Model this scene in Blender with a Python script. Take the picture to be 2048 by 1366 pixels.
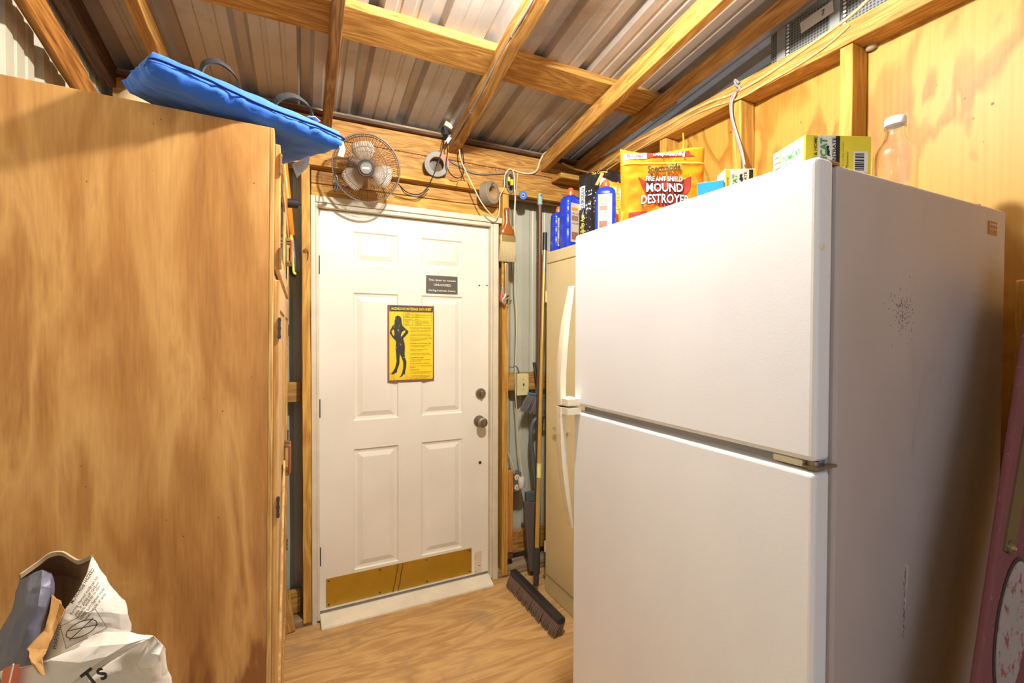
import bpy, bmesh, math, random
from mathutils import Vector as V, Matrix, noise
random.seed(7)
for o in list(bpy.data.objects): bpy.data.objects.remove(o)
LAMP = (.62, .95, 2.535); PLAMP = 72; PFILL_WARM = 2.2; PFILL_REAR = 3.6; WORLD = .27; EXPO = .95
SC = bpy.context.scene; COL = SC.collection
# ---------------- camera, sky, lights, exposure ----------------
FPX = 934.45; YAW = .4586; PIT = .0162; ROL = .0031; EYE = V((0, 0, 1.4172))
Fw = V((math.sin(YAW)*math.cos(PIT), math.cos(YAW)*math.cos(PIT), -math.sin(PIT)))
R0 = V((math.cos(YAW), -math.sin(YAW), 0)); U0 = R0.cross(Fw)
Rt = R0*math.cos(ROL)+U0*math.sin(ROL); Up = -R0*math.sin(ROL)+U0*math.cos(ROL)
cam = bpy.data.cameras.new('camera'); co = bpy.data.objects.new('camera', cam); COL.objects.link(co)
cam.sensor_width = 36; cam.lens = FPX*36/2048; cam.clip_start = .02
m = Matrix((Rt, Up, -Fw)).transposed().to_4x4(); m.translation = EYE; co.matrix_world = m
SC.camera = co
W = bpy.data.worlds.new('world'); SC.world = W; W.use_nodes = True
bg = W.node_tree.nodes['Background']; bg.inputs[0].default_value = (.80, .87, 1.0, 1); bg.inputs[1].default_value = WORLD
def light(name, loc, power, color, radius, kind='POINT', rot=(0, 0, 0), size=(1, 1)):
    l = bpy.data.lights.new(name, kind); l.energy = power; l.color = color
    if kind == 'POINT': l.shadow_soft_size = radius
    else: l.shape = 'RECTANGLE'; l.size, l.size_y = size
    o = bpy.data.objects.new(name, l); o.location = loc; o.rotation_euler = rot; COL.objects.link(o); return o
light('bulb_light', LAMP, PLAMP, (1.0, .98, .955), .035)
light('warm_fill_light', (-.15, -.75, 2.45), PFILL_WARM, (1.0, .92, .80), .09)  # added warm fill behind the camera, no fixture belongs to it
light('rear_fill_light', (-.1, -2.1, 1.3), PFILL_REAR, (.84, .89, 1.0), 0, 'AREA', (math.radians(90), 0, 0), (2.2, 2.2))  # cool fill panel added behind the camera, standing in for unseen daylight
vs = SC.view_settings; vs.view_transform = 'Standard'; vs.look = 'None'; vs.exposure = EXPO; vs.gamma = 1; vs.use_curve_mapping = False

# ---------------- measuring helpers: a sight line cut by a real plane ----------------
def ray(x, y): return Fw + Rt*((x-1024)/FPX) - Up*((y-683)/FPX)
def PY(x, y, v): r = ray(x, y); return EYE + r*((v-EYE.y)/r.y)
def PX(x, y, v): r = ray(x, y); return EYE + r*((v-EYE.x)/r.x)
def PZ(x, y, v): r = ray(x, y); return EYE + r*((v-EYE.z)/r.z)
def PD(x, y, d): return EYE + ray(x, y)*d

# ---------------- materials ----------------
MATS = {}
def newmat(name):
    mt = bpy.data.materials.new(name); mt.use_nodes = True
    nt = mt.node_tree; b = nt.nodes['Principled BSDF']; return mt, nt, b
def ramp(nt, fac, stops):
    r = nt.nodes.new('ShaderNodeValToRGB'); e = r.color_ramp.elements
    while len(e) < len(stops): e.new(.5)
    for i, (p, c) in enumerate(stops):
        e[i].position = p; e[i].color = (*c, 1) if len(c) == 3 else c
    nt.links.new(fac, r.inputs[0]); return r.outputs[0]
def mixc(nt, fac, a, b, mode='MIX'):
    n = nt.nodes.new('ShaderNodeMix'); n.data_type = 'RGBA'; n.blend_type = mode
    for i, v in ((0, fac), (6, a), (7, b)):
        if isinstance(v, (int, float)): n.inputs[i].default_value = v
        elif isinstance(v, tuple): n.inputs[i].default_value = (*v, 1) if len(v) == 3 else v
        else: nt.links.new(v, n.inputs[i])
    return n.outputs[2]
def coords(nt, scale, rand=True, src='Object'):
    tc = nt.nodes.new('ShaderNodeTexCoord'); mp = nt.nodes.new('ShaderNodeMapping')
    mp.inputs['Scale'].default_value = scale; nt.links.new(tc.outputs[src], mp.inputs['Vector'])
    if rand:
        oi = nt.nodes.new('ShaderNodeObjectInfo'); cx = nt.nodes.new('ShaderNodeCombineXYZ')
        ml = nt.nodes.new('ShaderNodeMath'); ml.operation = 'MULTIPLY'; ml.inputs[1].default_value = 37.
        nt.links.new(oi.outputs['Random'], ml.inputs[0])
        for i in range(3): nt.links.new(ml.outputs[0], cx.inputs[i])
        nt.links.new(cx.outputs[0], mp.inputs['Location'])
    return mp.outputs[0]
def noise_(nt, vec, scale, detail=4, rough=.55, dist=0):
    n = nt.nodes.new('ShaderNodeTexNoise'); n.inputs['Scale'].default_value = scale; n.inputs['Detail'].default_value = detail
    n.inputs['Roughness'].default_value = rough; n.inputs['Distortion'].default_value = dist
    nt.links.new(vec, n.inputs['Vector']); return n.outputs['Fac']
def bump(nt, b, h, st, dist=.002):
    n = nt.nodes.new('ShaderNodeBump'); n.inputs['Strength'].default_value = st; n.inputs['Distance'].default_value = dist
    nt.links.new(h, n.inputs['Height']); nt.links.new(n.outputs[0], b.inputs['Normal'])
def plain(name, col, rough=.5, metal=0, spots=None, spec=.5, trans=0, bumpy=0, emit=0, sheen=0):
    """a colour with a little mottling of its own"""
    if name in MATS: return MATS[name]
    mt, nt, b = newmat(name); v = coords(nt, (1, 1, 1))
    f = noise_(nt, v, 9, 3)
    d = tuple(c*.86 for c in col); c = ramp(nt, f, [(.3, d), (.65, col)])
    if spots:
        g = noise_(nt, v, spots[1], 5, .7); c = mixc(nt, ramp(nt, g, [(spots[2], (0, 0, 0)), (spots[2]+.06, (1, 1, 1))]), c, spots[0])
    nt.links.new(c, b.inputs['Base Color']); b.inputs['Roughness'].default_value = rough; b.inputs['Metallic'].default_value = metal
    b.inputs['Specular IOR Level'].default_value = spec; b.inputs['Transmission Weight'].default_value = trans
    if bumpy: bump(nt, b, noise_(nt, v, bumpy, 3), .35, .0015)
    if sheen: b.inputs['Sheen Weight'].default_value = sheen
    if emit: b.inputs['Emission Color'].default_value = (*col, 1); b.inputs['Emission Strength'].default_value = emit
    MATS[name] = mt; return mt
def wood(name, light_, mid, dark, along='X', rings=1., rough=.62, blot=None, fine=1.):
    """sawn timber: long grain along one local axis, drifting growth rings, knots"""
    if name in MATS: return MATS[name]
    mt, nt, b = newmat(name)
    k = {'X': (1, 20, 20), 'Y': (20, 1, 20), 'Z': (20, 20, 1)}[along]
    k2 = {'X': (.35, 3, 3), 'Y': (3, .35, 3), 'Z': (3, 3, .35)}[along]
    v = coords(nt, k); v2 = coords(nt, k2)
    g = noise_(nt, v, 7*fine, 6, .65)
    broad = noise_(nt, v2, 3., 3, .5, .6)
    mm = nt.nodes.new('ShaderNodeMath'); mm.operation = 'MULTIPLY'; mm.inputs[1].default_value = 9*rings; nt.links.new(broad, mm.inputs[0])
    fr = nt.nodes.new('ShaderNodeMath'); fr.operation = 'PINGPONG'; fr.inputs[1].default_value = .5; nt.links.new(mm.outputs[0], fr.inputs[0])
    ring = ramp(nt, fr.outputs[0], [(0, (0, 0, 0)), (.16, (.12, .12, .12)), (.5, (1, 1, 1))])
    c = ramp(nt, g, [(.33, dark), (.45, mid), (.58, light_)])
    c = mixc(nt, .52, c, mixc(nt, ring, dark, light_))
    if blot:
        f = noise_(nt, coords(nt, k2), 1.3, 3); c = mixc(nt, ramp(nt, f, [(.45, (0, 0, 0)), (.62, (1, 1, 1))]), c, mixc(nt, .5, c, blot))
    f = noise_(nt, coords(nt, k), 1.1, 2); c = mixc(nt, ramp(nt, f, [(.2, (1, 1, 1)), (.27, (0, 0, 0))]), c, dark)
    nt.links.new(c, b.inputs['Base Color']); b.inputs['Roughness'].default_value = rough; b.inputs['Specular IOR Level'].default_value = .3
    bump(nt, b, g, .35, .0012); MATS[name] = mt; return mt
def plywood(name, light_, mid, dark, sc=(1, 1, 1), blob=2.2, rough=.5):
    """rotary-cut face veneer: wide flame shapes over fine grain (grain along local Z)"""
    if name in MATS: return MATS[name]
    mt, nt, b = newmat(name)
    v = coords(nt, sc); f = noise_(nt, v, blob, 3, .45, .9)
    c = ramp(nt, f, [(.34, light_), (.445, light_), (.475, dark), (.52, mid), (.55, light_), (.60, light_), (.63, dark), (.68, mid), (.76, light_)])
    v2 = coords(nt, tuple(s*t for s, t in zip(sc, (22, 22, 1.2)))); g = noise_(nt, v2, 3, 5, .6)
    c = mixc(nt, .32, c, ramp(nt, g, [(.3, mid), (.62, light_)]))
    f3 = noise_(nt, coords(nt, (1, 1, 1)), 48, 1); c = mixc(nt, ramp(nt, f3, [(.205, (1, 1, 1)), (.215, (0, 0, 0))]), c, (.12, .05, .015))
    nt.links.new(c, b.inputs['Base Color']); b.inputs['Roughness'].default_value = rough; b.inputs['Specular IOR Level'].default_value = .35
    bump(nt, b, g, .2, .0008); MATS[name] = mt; return mt
YEL = (.86, .50, .10)
M_raft = wood('pine_rafter', (.56, .31, .08), (.42, .20, .04), (.20, .075, .014), rings=1.3)
M_raftd = wood('dark_aged_pine', (.42, .20, .06), (.30, .13, .035), (.14, .05, .014), rings=1.)
M_beam = wood('pine_purlin', (.60, .335, .08), (.46, .22, .04), (.25, .09, .016), rings=1.6)
M_stud = wood('pine_stud', (.66, .39, .075), (.53, .27, .04), (.32, .13, .02))
M_hdr = wood('pine_header', (.60, .335, .085), (.46, .215, .045), (.24, .085, .015), rings=2.)
M_old = wood('weathered_board', (.45, .33, .19), (.33, .22, .12), (.16, .09, .045), rings=.6)
M_dark = wood('dark_timber', (.16, .075, .035), (.09, .04, .02), (.03, .015, .01))  # very dark brown wood
M_blk = wood('golden_block', (.58, .34, .085), (.45, .22, .04), (.24, .10, .02))
M_cabpanel = None
# smooth stained side panel of the cabinet
def luan():
    mt, nt, b = newmat('stained_luan_panel')
    a = noise_(nt, coords(nt, (5.5, 1, 1.1), False), 1.6, 4, .55, .5); g = noise_(nt, coords(nt, (90, 90, 5), False), 2, 4, .6)
    c = ramp(nt, a, [(.30, (.27, .10, .02)), (.44, (.46, .205, .05)), (.56, (.66, .365, .115)), (.66, (.40, .17, .04)), (.8, (.52, .25, .065))])
    c = mixc(nt, .22, c, ramp(nt, g, [(.3, (.40, .17, .04)), (.65, (.76, .43, .14))]))
    # lamp falloff painted into the colour: redder and darker towards the bottom
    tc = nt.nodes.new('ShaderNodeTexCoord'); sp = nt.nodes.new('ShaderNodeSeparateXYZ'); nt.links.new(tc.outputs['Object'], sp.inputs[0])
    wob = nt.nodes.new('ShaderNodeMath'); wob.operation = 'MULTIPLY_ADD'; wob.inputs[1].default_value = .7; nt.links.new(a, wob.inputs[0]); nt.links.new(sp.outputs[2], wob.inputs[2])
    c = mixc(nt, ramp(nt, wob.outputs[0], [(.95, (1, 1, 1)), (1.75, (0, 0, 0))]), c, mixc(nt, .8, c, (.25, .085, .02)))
    f3 = noise_(nt, coords(nt, (1, 1, .6)), 120, 1); c = mixc(nt, ramp(nt, f3, [(.20, (1, 1, 1)), (.215, (0, 0, 0))]), c, (.16, .06, .02))
    nt.links.new(c, b.inputs['Base Color']); b.inputs['Roughness'].default_value = .5; b.inputs['Specular IOR Level'].default_value = .3
    bump(nt, b, g, .12, .0006); return mt
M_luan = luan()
M_cabfr = wood('cabinet_pine', (.70, .44, .16), (.58, .33, .09), (.36, .16, .04), along='Z', rough=.4)
M_ply = plywood('wall_plywood', (.49, .275, .048), (.37, .165, .018), (.28, .105, .008), (1.5, 1.5, .62), 2.6)
def floormat():
    mt, nt, b = newmat('floor_plywood')
    v = coords(nt, (.5, 3.2, 1), False); f = noise_(nt, v, 2.1, 4, .5, .8)
    c = ramp(nt, f, [(.32, (.38, .19, .05)), (.44, (.56, .33, .11)), (.49, (.33, .155, .04)), (.56, (.56, .33, .11)), (.62, (.33, .155, .04)), (.72, (.48, .26, .08))])
    g = noise_(nt, coords(nt, (2, 55, 1), False), 2, 5, .6); c = mixc(nt, .3, c, ramp(nt, g, [(.3, (.50, .28, .10)), (.62, (.82, .55, .24))]))
    d = noise_(nt, coords(nt, (1, 1, 1), False), 3.1, 5, .6, .4); c = mixc(nt, ramp(nt, d, [(.55, (0, 0, 0)), (.68, (.75, .75, .75))]), c, (.33, .22, .12))
    nt.links.new(c, b.inputs['Base Color']); b.inputs['Roughness'].default_value = .55; bump(nt, b, g, .15, .0008); return mt
M_floor = floormat()
def metalsheet(name, c1, c2, metal, rough, smear=None):
    mt, nt, b = newmat(name)
    f = noise_(nt, coords(nt, (1, 1, 1), False), 2.6, 4, .6); c = ramp(nt, f, [(.35, c1), (.65, c2)])
    if smear:
        g = noise_(nt, coords(nt, (1, 1, 1), False), 5, 5, .7, .5); c = mixc(nt, ramp(nt, g, [(.57, (0, 0, 0)), (.72, (.55, .55, .55))]), c, smear)
    sp = noise_(nt, coords(nt, (1, 1, 1), False), 420, 2); bump(nt, b, sp, .10, .0004)
    nt.links.new(c, b.inputs['Base Color']); b.inputs['Metallic'].default_value = metal; b.inputs['Roughness'].default_value = rough; return mt
M_roof = metalsheet('galvalume_roofing', (.40, .355, .30), (.52, .47, .41), .25, .40, (.30, .22, .15))
M_wallm = metalsheet('sage_painted_steel', (.48, .47, .345), (.57, .56, .43), 0, .42)
M_locker = metalsheet('tan_enamel', (.58, .47, .24), (.64, .53, .28), 0, .28)
M_frame = plain('old_cream_paint', (.68, .60, .44), .5, spots=((.36, .22, .12), 26, .70), bumpy=60)
def doorpaint():
    mt, nt, b = newmat('cream_door_paint')
    f = noise_(nt, coords(nt, (1, 1, 1), False), 2.5, 4); c = ramp(nt, f, [(.3, (.73, .68, .555)), (.6, (.79, .745, .625))])
    g = noise_(nt, coords(nt, (1, 1, .5), False), 16, 6, .75); c = mixc(nt, ramp(nt, g, [(.70, (0, 0, 0)), (.78, (.7, .7, .7))]), c, (.45, .33, .2))
    h = noise_(nt, coords(nt, (3, 3, 60), False), 4, 4); bump(nt, b, h, .12, .0006)
    nt.links.new(c, b.inputs['Base Color']); b.inputs['Roughness'].default_value = .42; return mt
M_door = doorpaint()
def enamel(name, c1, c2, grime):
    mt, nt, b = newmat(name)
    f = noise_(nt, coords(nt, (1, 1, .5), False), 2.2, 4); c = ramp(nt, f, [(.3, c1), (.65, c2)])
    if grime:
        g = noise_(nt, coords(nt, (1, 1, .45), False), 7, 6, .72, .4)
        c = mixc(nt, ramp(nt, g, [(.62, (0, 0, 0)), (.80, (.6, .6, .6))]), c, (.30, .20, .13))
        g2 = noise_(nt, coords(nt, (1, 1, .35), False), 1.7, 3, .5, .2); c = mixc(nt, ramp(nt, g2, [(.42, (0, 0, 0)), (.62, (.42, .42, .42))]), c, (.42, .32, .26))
    v = nt.nodes.new('ShaderNodeTexVoronoi'); v.inputs['Scale'].default_value = 210; nt.links.new(coords(nt, (1, 1, 1), False), v.inputs['Vector'])
    n2 = noise_(nt, coords(nt, (1, 1, 1), False), 260, 2)
    bump(nt, b, n2, .22, .0007); nt.links.new(c, b.inputs['Base Color']); b.inputs['Roughness'].default_value = .33; return mt
M_fr = enamel('white_fridge_enamel', (.78, .80, .855), (.85, .87, .92), False)
M_frs = enamel('shaded_side_enamel', (.42, .37, .365), (.54, .485, .48), True)  # side's shade put into the colour: greyer than the doors, plus grime
M_hdl = plain('yellowed_white_plastic', (.84, .77, .60), .35, spots=((.55, .42, .26), 7, .62))
M_blkp = plain('black_plastic', (.02, .02, .022), .38)
M_dkm = plain('dark_steel', (.10, .095, .09), .38, .8)
M_chrome = plain('chrome', (.66, .64, .60), .22, 1.)
M_nick = plain('tarnished_nickel', (.34, .29, .22), .32, .9)
M_brass = plain('brass_plate', (.52, .32, .03), .22, .65, spots=((.16, .09, .015), 75, .66))
M_gold = plain('gold_tube', (.62, .42, .11), .32, .6)
M_brown = plain('brown_tube', (.16, .07, .035), .4)
M_white = plain('white_print', (.86, .86, .83), .5)
M_black = plain('black_print', (.015, .013, .012), .55)
M_yel = plain('yellow_print', (.85, .66, .03), .45)
M_green = plain('green_print', (.05, .32, .07), .5)
M_orange = plain('orange_plastic', (.85, .27, .02), .35)
M_redc = plain('red_orange_cap', (.85, .13, .03), .35)
M_blue = plain('blue_canvas', (.018, .15, .70), .8, bumpy=500, sheen=.2)
M_cord = plain('cream_cord', (.78, .66, .42), .5)
M_gcord = plain('grey_cable', (.26, .24, .22), .5)
M_paper = plain('kraft_white_paper', (.74, .66, .56), .7, bumpy=18)
M_kraft = plain('brown_kraft_paper', (.50, .27, .08), .75, bumpy=22)

# ---------------- object helpers ----------------
def tag(o, label=None, cat=None, group=None, kind=None):
    if label: o['label'] = label
    if cat: o['category'] = cat
    if group: o['group'] = group
    if kind: o['kind'] = kind
    return o
def thing(name, label, cat, loc, group=None, kind=None):
    o = bpy.data.objects.new(name, None); o.empty_display_size = .05; o.location = loc; COL.objects.link(o)
    return tag(o, label, cat, group, kind)
def wloc(o):
    p = V((0, 0, 0))
    while o: p = p + o.location; o = o.parent
    return p
class MB:
    """collects shapes given in world coordinates; build() links them as one mesh object"""
    def __init__(s): s.b = bmesh.new()
    def face(s, pts):
        try: return s.b.faces.new([s.b.verts.new(V(p)) for p in pts])
        except ValueError: return None
    def hexa(s, c):
        v = [s.b.verts.new(V(p)) for p in c]
        for f in ((3, 2, 1, 0), (4, 5, 6, 7), (0, 1, 5, 4), (1, 2, 6, 5), (2, 3, 7, 6), (3, 0, 4, 7)): s.b.faces.new([v[i] for i in f])
        return s
    def box(s, x0, x1, y0, y1, z0, z1):
        return s.hexa([(x0, y0, z0), (x1, y0, z0), (x1, y1, z0), (x0, y1, z0), (x0, y0, z1), (x1, y0, z1), (x1, y1, z1), (x0, y1, z1)])
    def bar(s, p0, p1, w, h, up=(0, 0, 1)):
        p0, p1 = V(p0), V(p1); d = (p1-p0).normalized(); sd = d.cross(V(up)).normalized(); u = sd.cross(d)
        a = [p + sd*i*w/2 + u*j*h/2 for p in (p0, p1) for i, j in ((-1, -1), (1, -1), (1, 1), (-1, 1))]
        return s.hexa(a)
    def ringloft(s, rings, cap=True, closed=True):
        vs_ = [[s.b.verts.new(V(p)) for p in r] for r in rings]; n = len(vs_[0])
        for a, c in zip(vs_, vs_[1:]):
            for i in range(n if closed else n-1):
                j = (i+1) % n; s.b.faces.new((a[i], a[j], c[j], c[i]))
        if cap and closed: s.b.faces.new(vs_[0][::-1]); s.b.faces.new(vs_[-1])
        return s
    def tube(s, pts, r, seg=8, cap=True, closed=False):
        pts = [V(p) for p in pts]; rr = r if isinstance(r, (list, tuple)) else [r]*len(pts)
        n = len(pts); T = []
        for i in range(n):
            a = pts[(i-1) % n] if (closed or i > 0) else pts[i]; c = pts[(i+1) % n] if (closed or i < n-1) else pts[i]
            T.append((c-a).normalized())
        u = T[0].orthogonal().normalized(); rings = []
        for i in range(n):
            u = (u - T[i]*u.dot(T[i])).normalized(); w = T[i].cross(u)
            rings.append([pts[i] + (u*math.cos(2*math.pi*k/seg) + w*math.sin(2*math.pi*k/seg))*rr[i] for k in range(seg)])
        if closed: rings.append(rings[0])
        return s.ringloft(rings, cap and not closed)
    def cyl(s, p0, p1, r, r1=None, seg=20): return s.tube([p0, p1], [r, r if r1 is None else r1], seg)
    def lathe(s, prof, c, ax=(0, 0, 1), seg=28):
        ax = V(ax).normalized(); u = ax.orthogonal().normalized(); w = ax.cross(u); c = V(c); rings = []
        for r, h in prof: rings.append([c + ax*h + (u*math.cos(2*math.pi*k/seg) + w*math.sin(2*math.pi*k/seg))*max(r, 1e-5) for k in range(seg)])
        return s.ringloft(rings)
    def torus(s, c, ax, R, r, seg=40, rs=8, squash=1):
        ax = V(ax).normalized(); u = ax.orthogonal().normalized(); w = ax.cross(u); c = V(c); rings = []
        for k in range(seg+1):
            a = 2*math.pi*k/seg; d = u*math.cos(a)+w*math.sin(a)
            rings.append([c + d*(R + r*math.cos(2*math.pi*j/rs)) + ax*(r*squash*math.sin(2*math.pi*j/rs)) for j in range(rs)])
        return s.ringloft(rings, False)
    def prism(s, poly, o, u, v, d, up=None):
        """2-D outline in the frame (o, u, v), extruded by depth d along n"""
        o, u, v = V(o), V(u), V(v); n = V(up) if up else u.cross(v).normalized()
        a = [s.b.verts.new(o + u*x + v*y) for x, y in poly]; c = [s.b.verts.new(o + u*x + v*y + n*d) for x, y in poly]
        k = len(a); s.b.faces.new(a[::-1]); s.b.faces.new(c)
        for i in range(k): j = (i+1) % k; s.b.faces.new((a[i], a[j], c[j], c[i]))
        return s
    def ribbon(s, pts, side, w, t=.0015):
        pts = [V(p) for p in pts]; sd = [V(side) if not isinstance(side, list) else V(side[i]) for i in range(len(pts))]; rings = []
        for i, p in enumerate(pts):
            tan = (pts[min(i+1, len(pts)-1)]-pts[max(i-1, 0)]).normalized(); q = sd[i].normalized(); nn = tan.cross(q).normalized()
            rings.append([p - q*w/2 - nn*t/2, p + q*w/2 - nn*t/2, p + q*w/2 + nn*t/2, p - q*w/2 + nn*t/2])
        return s.ringloft(rings)
    def warp(s, f):
        for v in s.b.verts: v.co = V(f(v.co))
        return s
    def build(s, name, mat, parent=None, bevel=0, smooth=False, loc=None, sub=0, solid=0, seg=2, angle=35):
        b = s.b; bmesh.ops.recalc_face_normals(b, faces=b.faces)
        if parent is not None: off = wloc(parent)
        elif loc is not None: off = V(loc)
        else:
            lo = [min(v.co[i] for v in b.verts) for i in range(3)]; hi = [max(v.co[i] for v in b.verts) for i in range(3)]
            off = V(((lo[0]+hi[0])/2, (lo[1]+hi[1])/2, lo[2]))
        for v in b.verts: v.co -= off
        me = bpy.data.meshes.new(name); b.to_mesh(me); b.free()
        o = bpy.data.objects.new(name, me); COL.objects.link(o)
        if parent is not None: o.parent = parent
        else: o.location = off
        for mm_ in (mat if isinstance(mat, (list, tuple)) else [mat]): me.materials.append(mm_)
        if smooth:
            for p in me.polygons: p.use_smooth = True
            if smooth == 'auto':
                me.set_sharp_from_angle(angle=math.radians(angle))
        if solid: q = o.modifiers.new('solid', 'SOLIDIFY'); q.thickness = solid; q.offset = 0
        if bevel:
            q = o.modifiers.new('bevel', 'BEVEL'); q.width = bevel; q.segments = seg; q.limit_method = 'ANGLE'; q.angle_limit = math.radians(40)
        if sub: q = o.modifiers.new('sub', 'SUBSURF'); q.levels = sub; q.render_levels = sub
        return o
def spline(pts, k=6):
    """Catmull-Rom through the points"""
    P = [V(p) for p in pts]; out = []
    for i in range(len(P)-1):
        a, b_, c, d = P[max(i-1, 0)], P[i], P[i+1], P[min(i+2, len(P)-1)]
        for j in range(k):
            t = j/k; out.append(.5*((2*b_) + (c-a)*t + (2*a-5*b_+4*c-d)*t*t + (3*b_-a-3*c+d)*t**3))
    out.append(P[-1]); return out
def lumber(name, p0, p1, w, h, mat, label, cat, up=(0, 0, 1), jit=.0012, kind=None, group=None, anchor=(0, 0), bev=.003):
    """one sawn board from p0 to p1; local X runs along the grain"""
    p0, p1 = V(p0), V(p1); L = (p1-p0).length; d = (p1-p0)/L; sd = d.cross(V(up)).normalized(); u = sd.cross(d)
    b = bmesh.new(); n = max(2, int(L/.12)); rings = []
    for i in range(n+1):
        x = L*i/n; jw = random.uniform(-jit, jit); jh = random.uniform(-jit, jit); oy = random.uniform(-jit, jit)
        rings.append([b.verts.new((x, oy + y*(w+jw)/2 + anchor[0]*w/2, z*(h+jh)/2 + anchor[1]*h/2)) for y, z in ((-1, -1), (1, -1), (1, 1), (-1, 1))])
    for a, c in zip(rings, rings[1:]):
        for i in range(4): j = (i+1) % 4; b.faces.new((a[i], a[j], c[j], c[i]))
    b.faces.new(rings[0][::-1]); b.faces.new(rings[-1]); bmesh.ops.recalc_face_normals(b, faces=b.faces)
    me = bpy.data.meshes.new(name); b.to_mesh(me); b.free(); me.materials.append(mat)
    o = bpy.data.objects.new(name, me); COL.objects.link(o)
    mt = Matrix((d, -sd, u)).transposed().to_4x4(); mt.translation = p0; o.matrix_world = mt
    if bev: q = o.modifiers.new('bevel', 'BEVEL'); q.width = bev; q.segments = 2; q.limit_method = 'ANGLE'
    return tag(o, label, cat, group, kind)
def text(body, o, u, v, size, mat, parent, width=None, bold=0, name='lettering', lift=.0012, spacing=1, line=1, align='LEFT', shear=0, thick=.0006, wrap=None):
    """raised lettering; o is the left end of the first baseline (world), u along the line, v up"""
    c = bpy.data.curves.new('t', 'FONT'); c.body = body; c.size = 1; c.space_character = spacing; c.space_line = line; c.align_x = align; c.shear = shear
    c.offset = bold; c.resolution_u = 2
    t = bpy.data.objects.new('t', c); me = bpy.data.meshes.new_from_object(t); bpy.data.objects.remove(t)
    u, v = V(u).normalized(), V(v).normalized(); n = u.cross(v).normalized()
    xs = [p.co.x for p in me.vertices] or [0, 1]; wd = max(xs)-min(xs); sx = sy = size
    if width: sx = width/max(wd, 1e-4)
    x0 = min(xs) if align == 'LEFT' else 0
    off = wloc(parent)
    for p in me.vertices: p.co = V(o) - off + u*((p.co.x-x0)*sx) + v*(p.co.y*sy) + n*lift
    me.name = name; me.materials.append(mat); ob = bpy.data.objects.new(name, me); COL.objects.link(ob); ob.parent = parent
    return ob
# ================= THE SETTING =================
def roofz(y, base=2.525): return base + .111*(2.46-y)
mb = MB(); mb.box(-.75, 2.1, -2.0, 2.62, -.04, 0); tag(mb.build('floor', M_floor), kind='structure')
# roofing: trapezoid ribs every 0.229 m with two low ribs between, sloping down to the door wall
def ribprof(x, pitch=.229, big=.030, low=.004):
    t = (x % pitch)/pitch
    def trap(c, half, fl, h):
        a = abs(t-c)
        return h if a < fl else (h*(half-a)/(half-fl) if a < half else 0)
    return trap(.5, .145, .075, big) + trap(.86, .05, .025, low) + trap(.14, .05, .025, low)
def sheet(mb, xs, f0, f1):
    a = [mb.b.verts.new(V(f0(x))) for x in xs]; c = [mb.b.verts.new(V(f1(x))) for x in xs]
    for i in range(len(xs)-1): mb.b.faces.new((a[i], a[i+1], c[i+1], c[i]))
def ribxs(x0, x1, pitch=.229):
    out = {x0, x1}; k = math.floor(x0/pitch)
    while k*pitch < x1:
        for t in (.09, .115, .165, .19, .355, .425, .575, .645, .81, .835, .885, .91):
            x = (k+t)*pitch
            if x0 < x < x1: out.add(round(x, 5))
        k += 1
    return sorted(out)
mb = MB(); ROT = .035    # ribs run a touch off square to the wall
sheet(mb, ribxs(-.95, 2.6), lambda x: (x - .18 + 0*ROT, -2.0, roofz(-2.0)+ribprof(x)), lambda x: (x, 2.64, roofz(2.64)+ribprof(x)))
tag(mb.build('ceiling', M_roof, solid=.0012, loc=(0, 0, 2.5)), kind='structure')
# door wall: ribbed steel behind the framing
mb = MB()
def wprof(x): return ribprof(x+.075, .305, .020, .0035)
xs = [x-.075 for x in ribxs(-.6, 2.0, .305)]
sheet(mb, xs, lambda x: (x, 2.585+wprof(x), 0), lambda x: (x, 2.585+wprof(x), 2.53))
tag(mb.build('wall_back', M_wallm, solid=.0012, loc=(0, 2.6, 0)), kind='structure')
mb = MB(); xs = [x for x in ribxs(-2.0, 2.6, .229)]
sheet(mb, xs, lambda y: (-.665-ribprof(y), y, 0), lambda y: (-.665-ribprof(y), y, roofz(y)-.03))
tag(mb.build('wall_left', M_wallm, solid=.0012, loc=(-.66, 1, 0)), kind='structure')
mb = MB(); mb.box(1.789, 1.801, -.35, 2.58, 0, 2.42); tag(mb.build('wall_right', M_ply, loc=(1.79, 1, 0)), kind='structure')

# ---- door ----
D1 = thing('door_1', None, None, (.6, 2.46, 0), kind='structure')
YF = 2.436; YS = 2.475
FL, FR, FH = .128, 1.117, 2.08
mb = MB(); mb.box(FL, FL+.022, YF, 2.56, 0, FH); mb.box(FL+.022, FL+.036, YF+.006, 2.56, .01, FH-.03); mb.build('left_jamb', M_frame, D1, bevel=.003)
mb = MB(); mb.box(1.084, FR, YF, 2.56, 0, FH-.036); mb.box(1.071, 1.084, YF+.006, 2.56, .01, FH-.036); mb.build('right_jamb', M_frame, D1, bevel=.003)
mb = MB(); mb.box(FL+.023, 1.137, YF-.002, 2.56, FH-.031, FH); mb.box(FL+.036, 1.072, YF+.006, 2.56, FH-.052, FH-.0315); mb.build('head_jamb', M_frame, D1, bevel=.003)
X0, X1, Z0, Z1 = FL+.037, 1.070, .040, FH-.055
def panel_rect(ax, ay, bx, by):
    a = PY(ax, ay, YS); c = PY(bx, by, YS); return [a.x, c.x, c.z, a.z]
pr = [panel_rect(705, 463, 797, 537), panel_rect(844, 475, 925, 537), panel_rect(708, 584, 797, 833), panel_rect(842, 592, 925, 827), panel_rect(707, 898, 797, 1115), panel_rect(843, 886, 925, 1101)]
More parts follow.
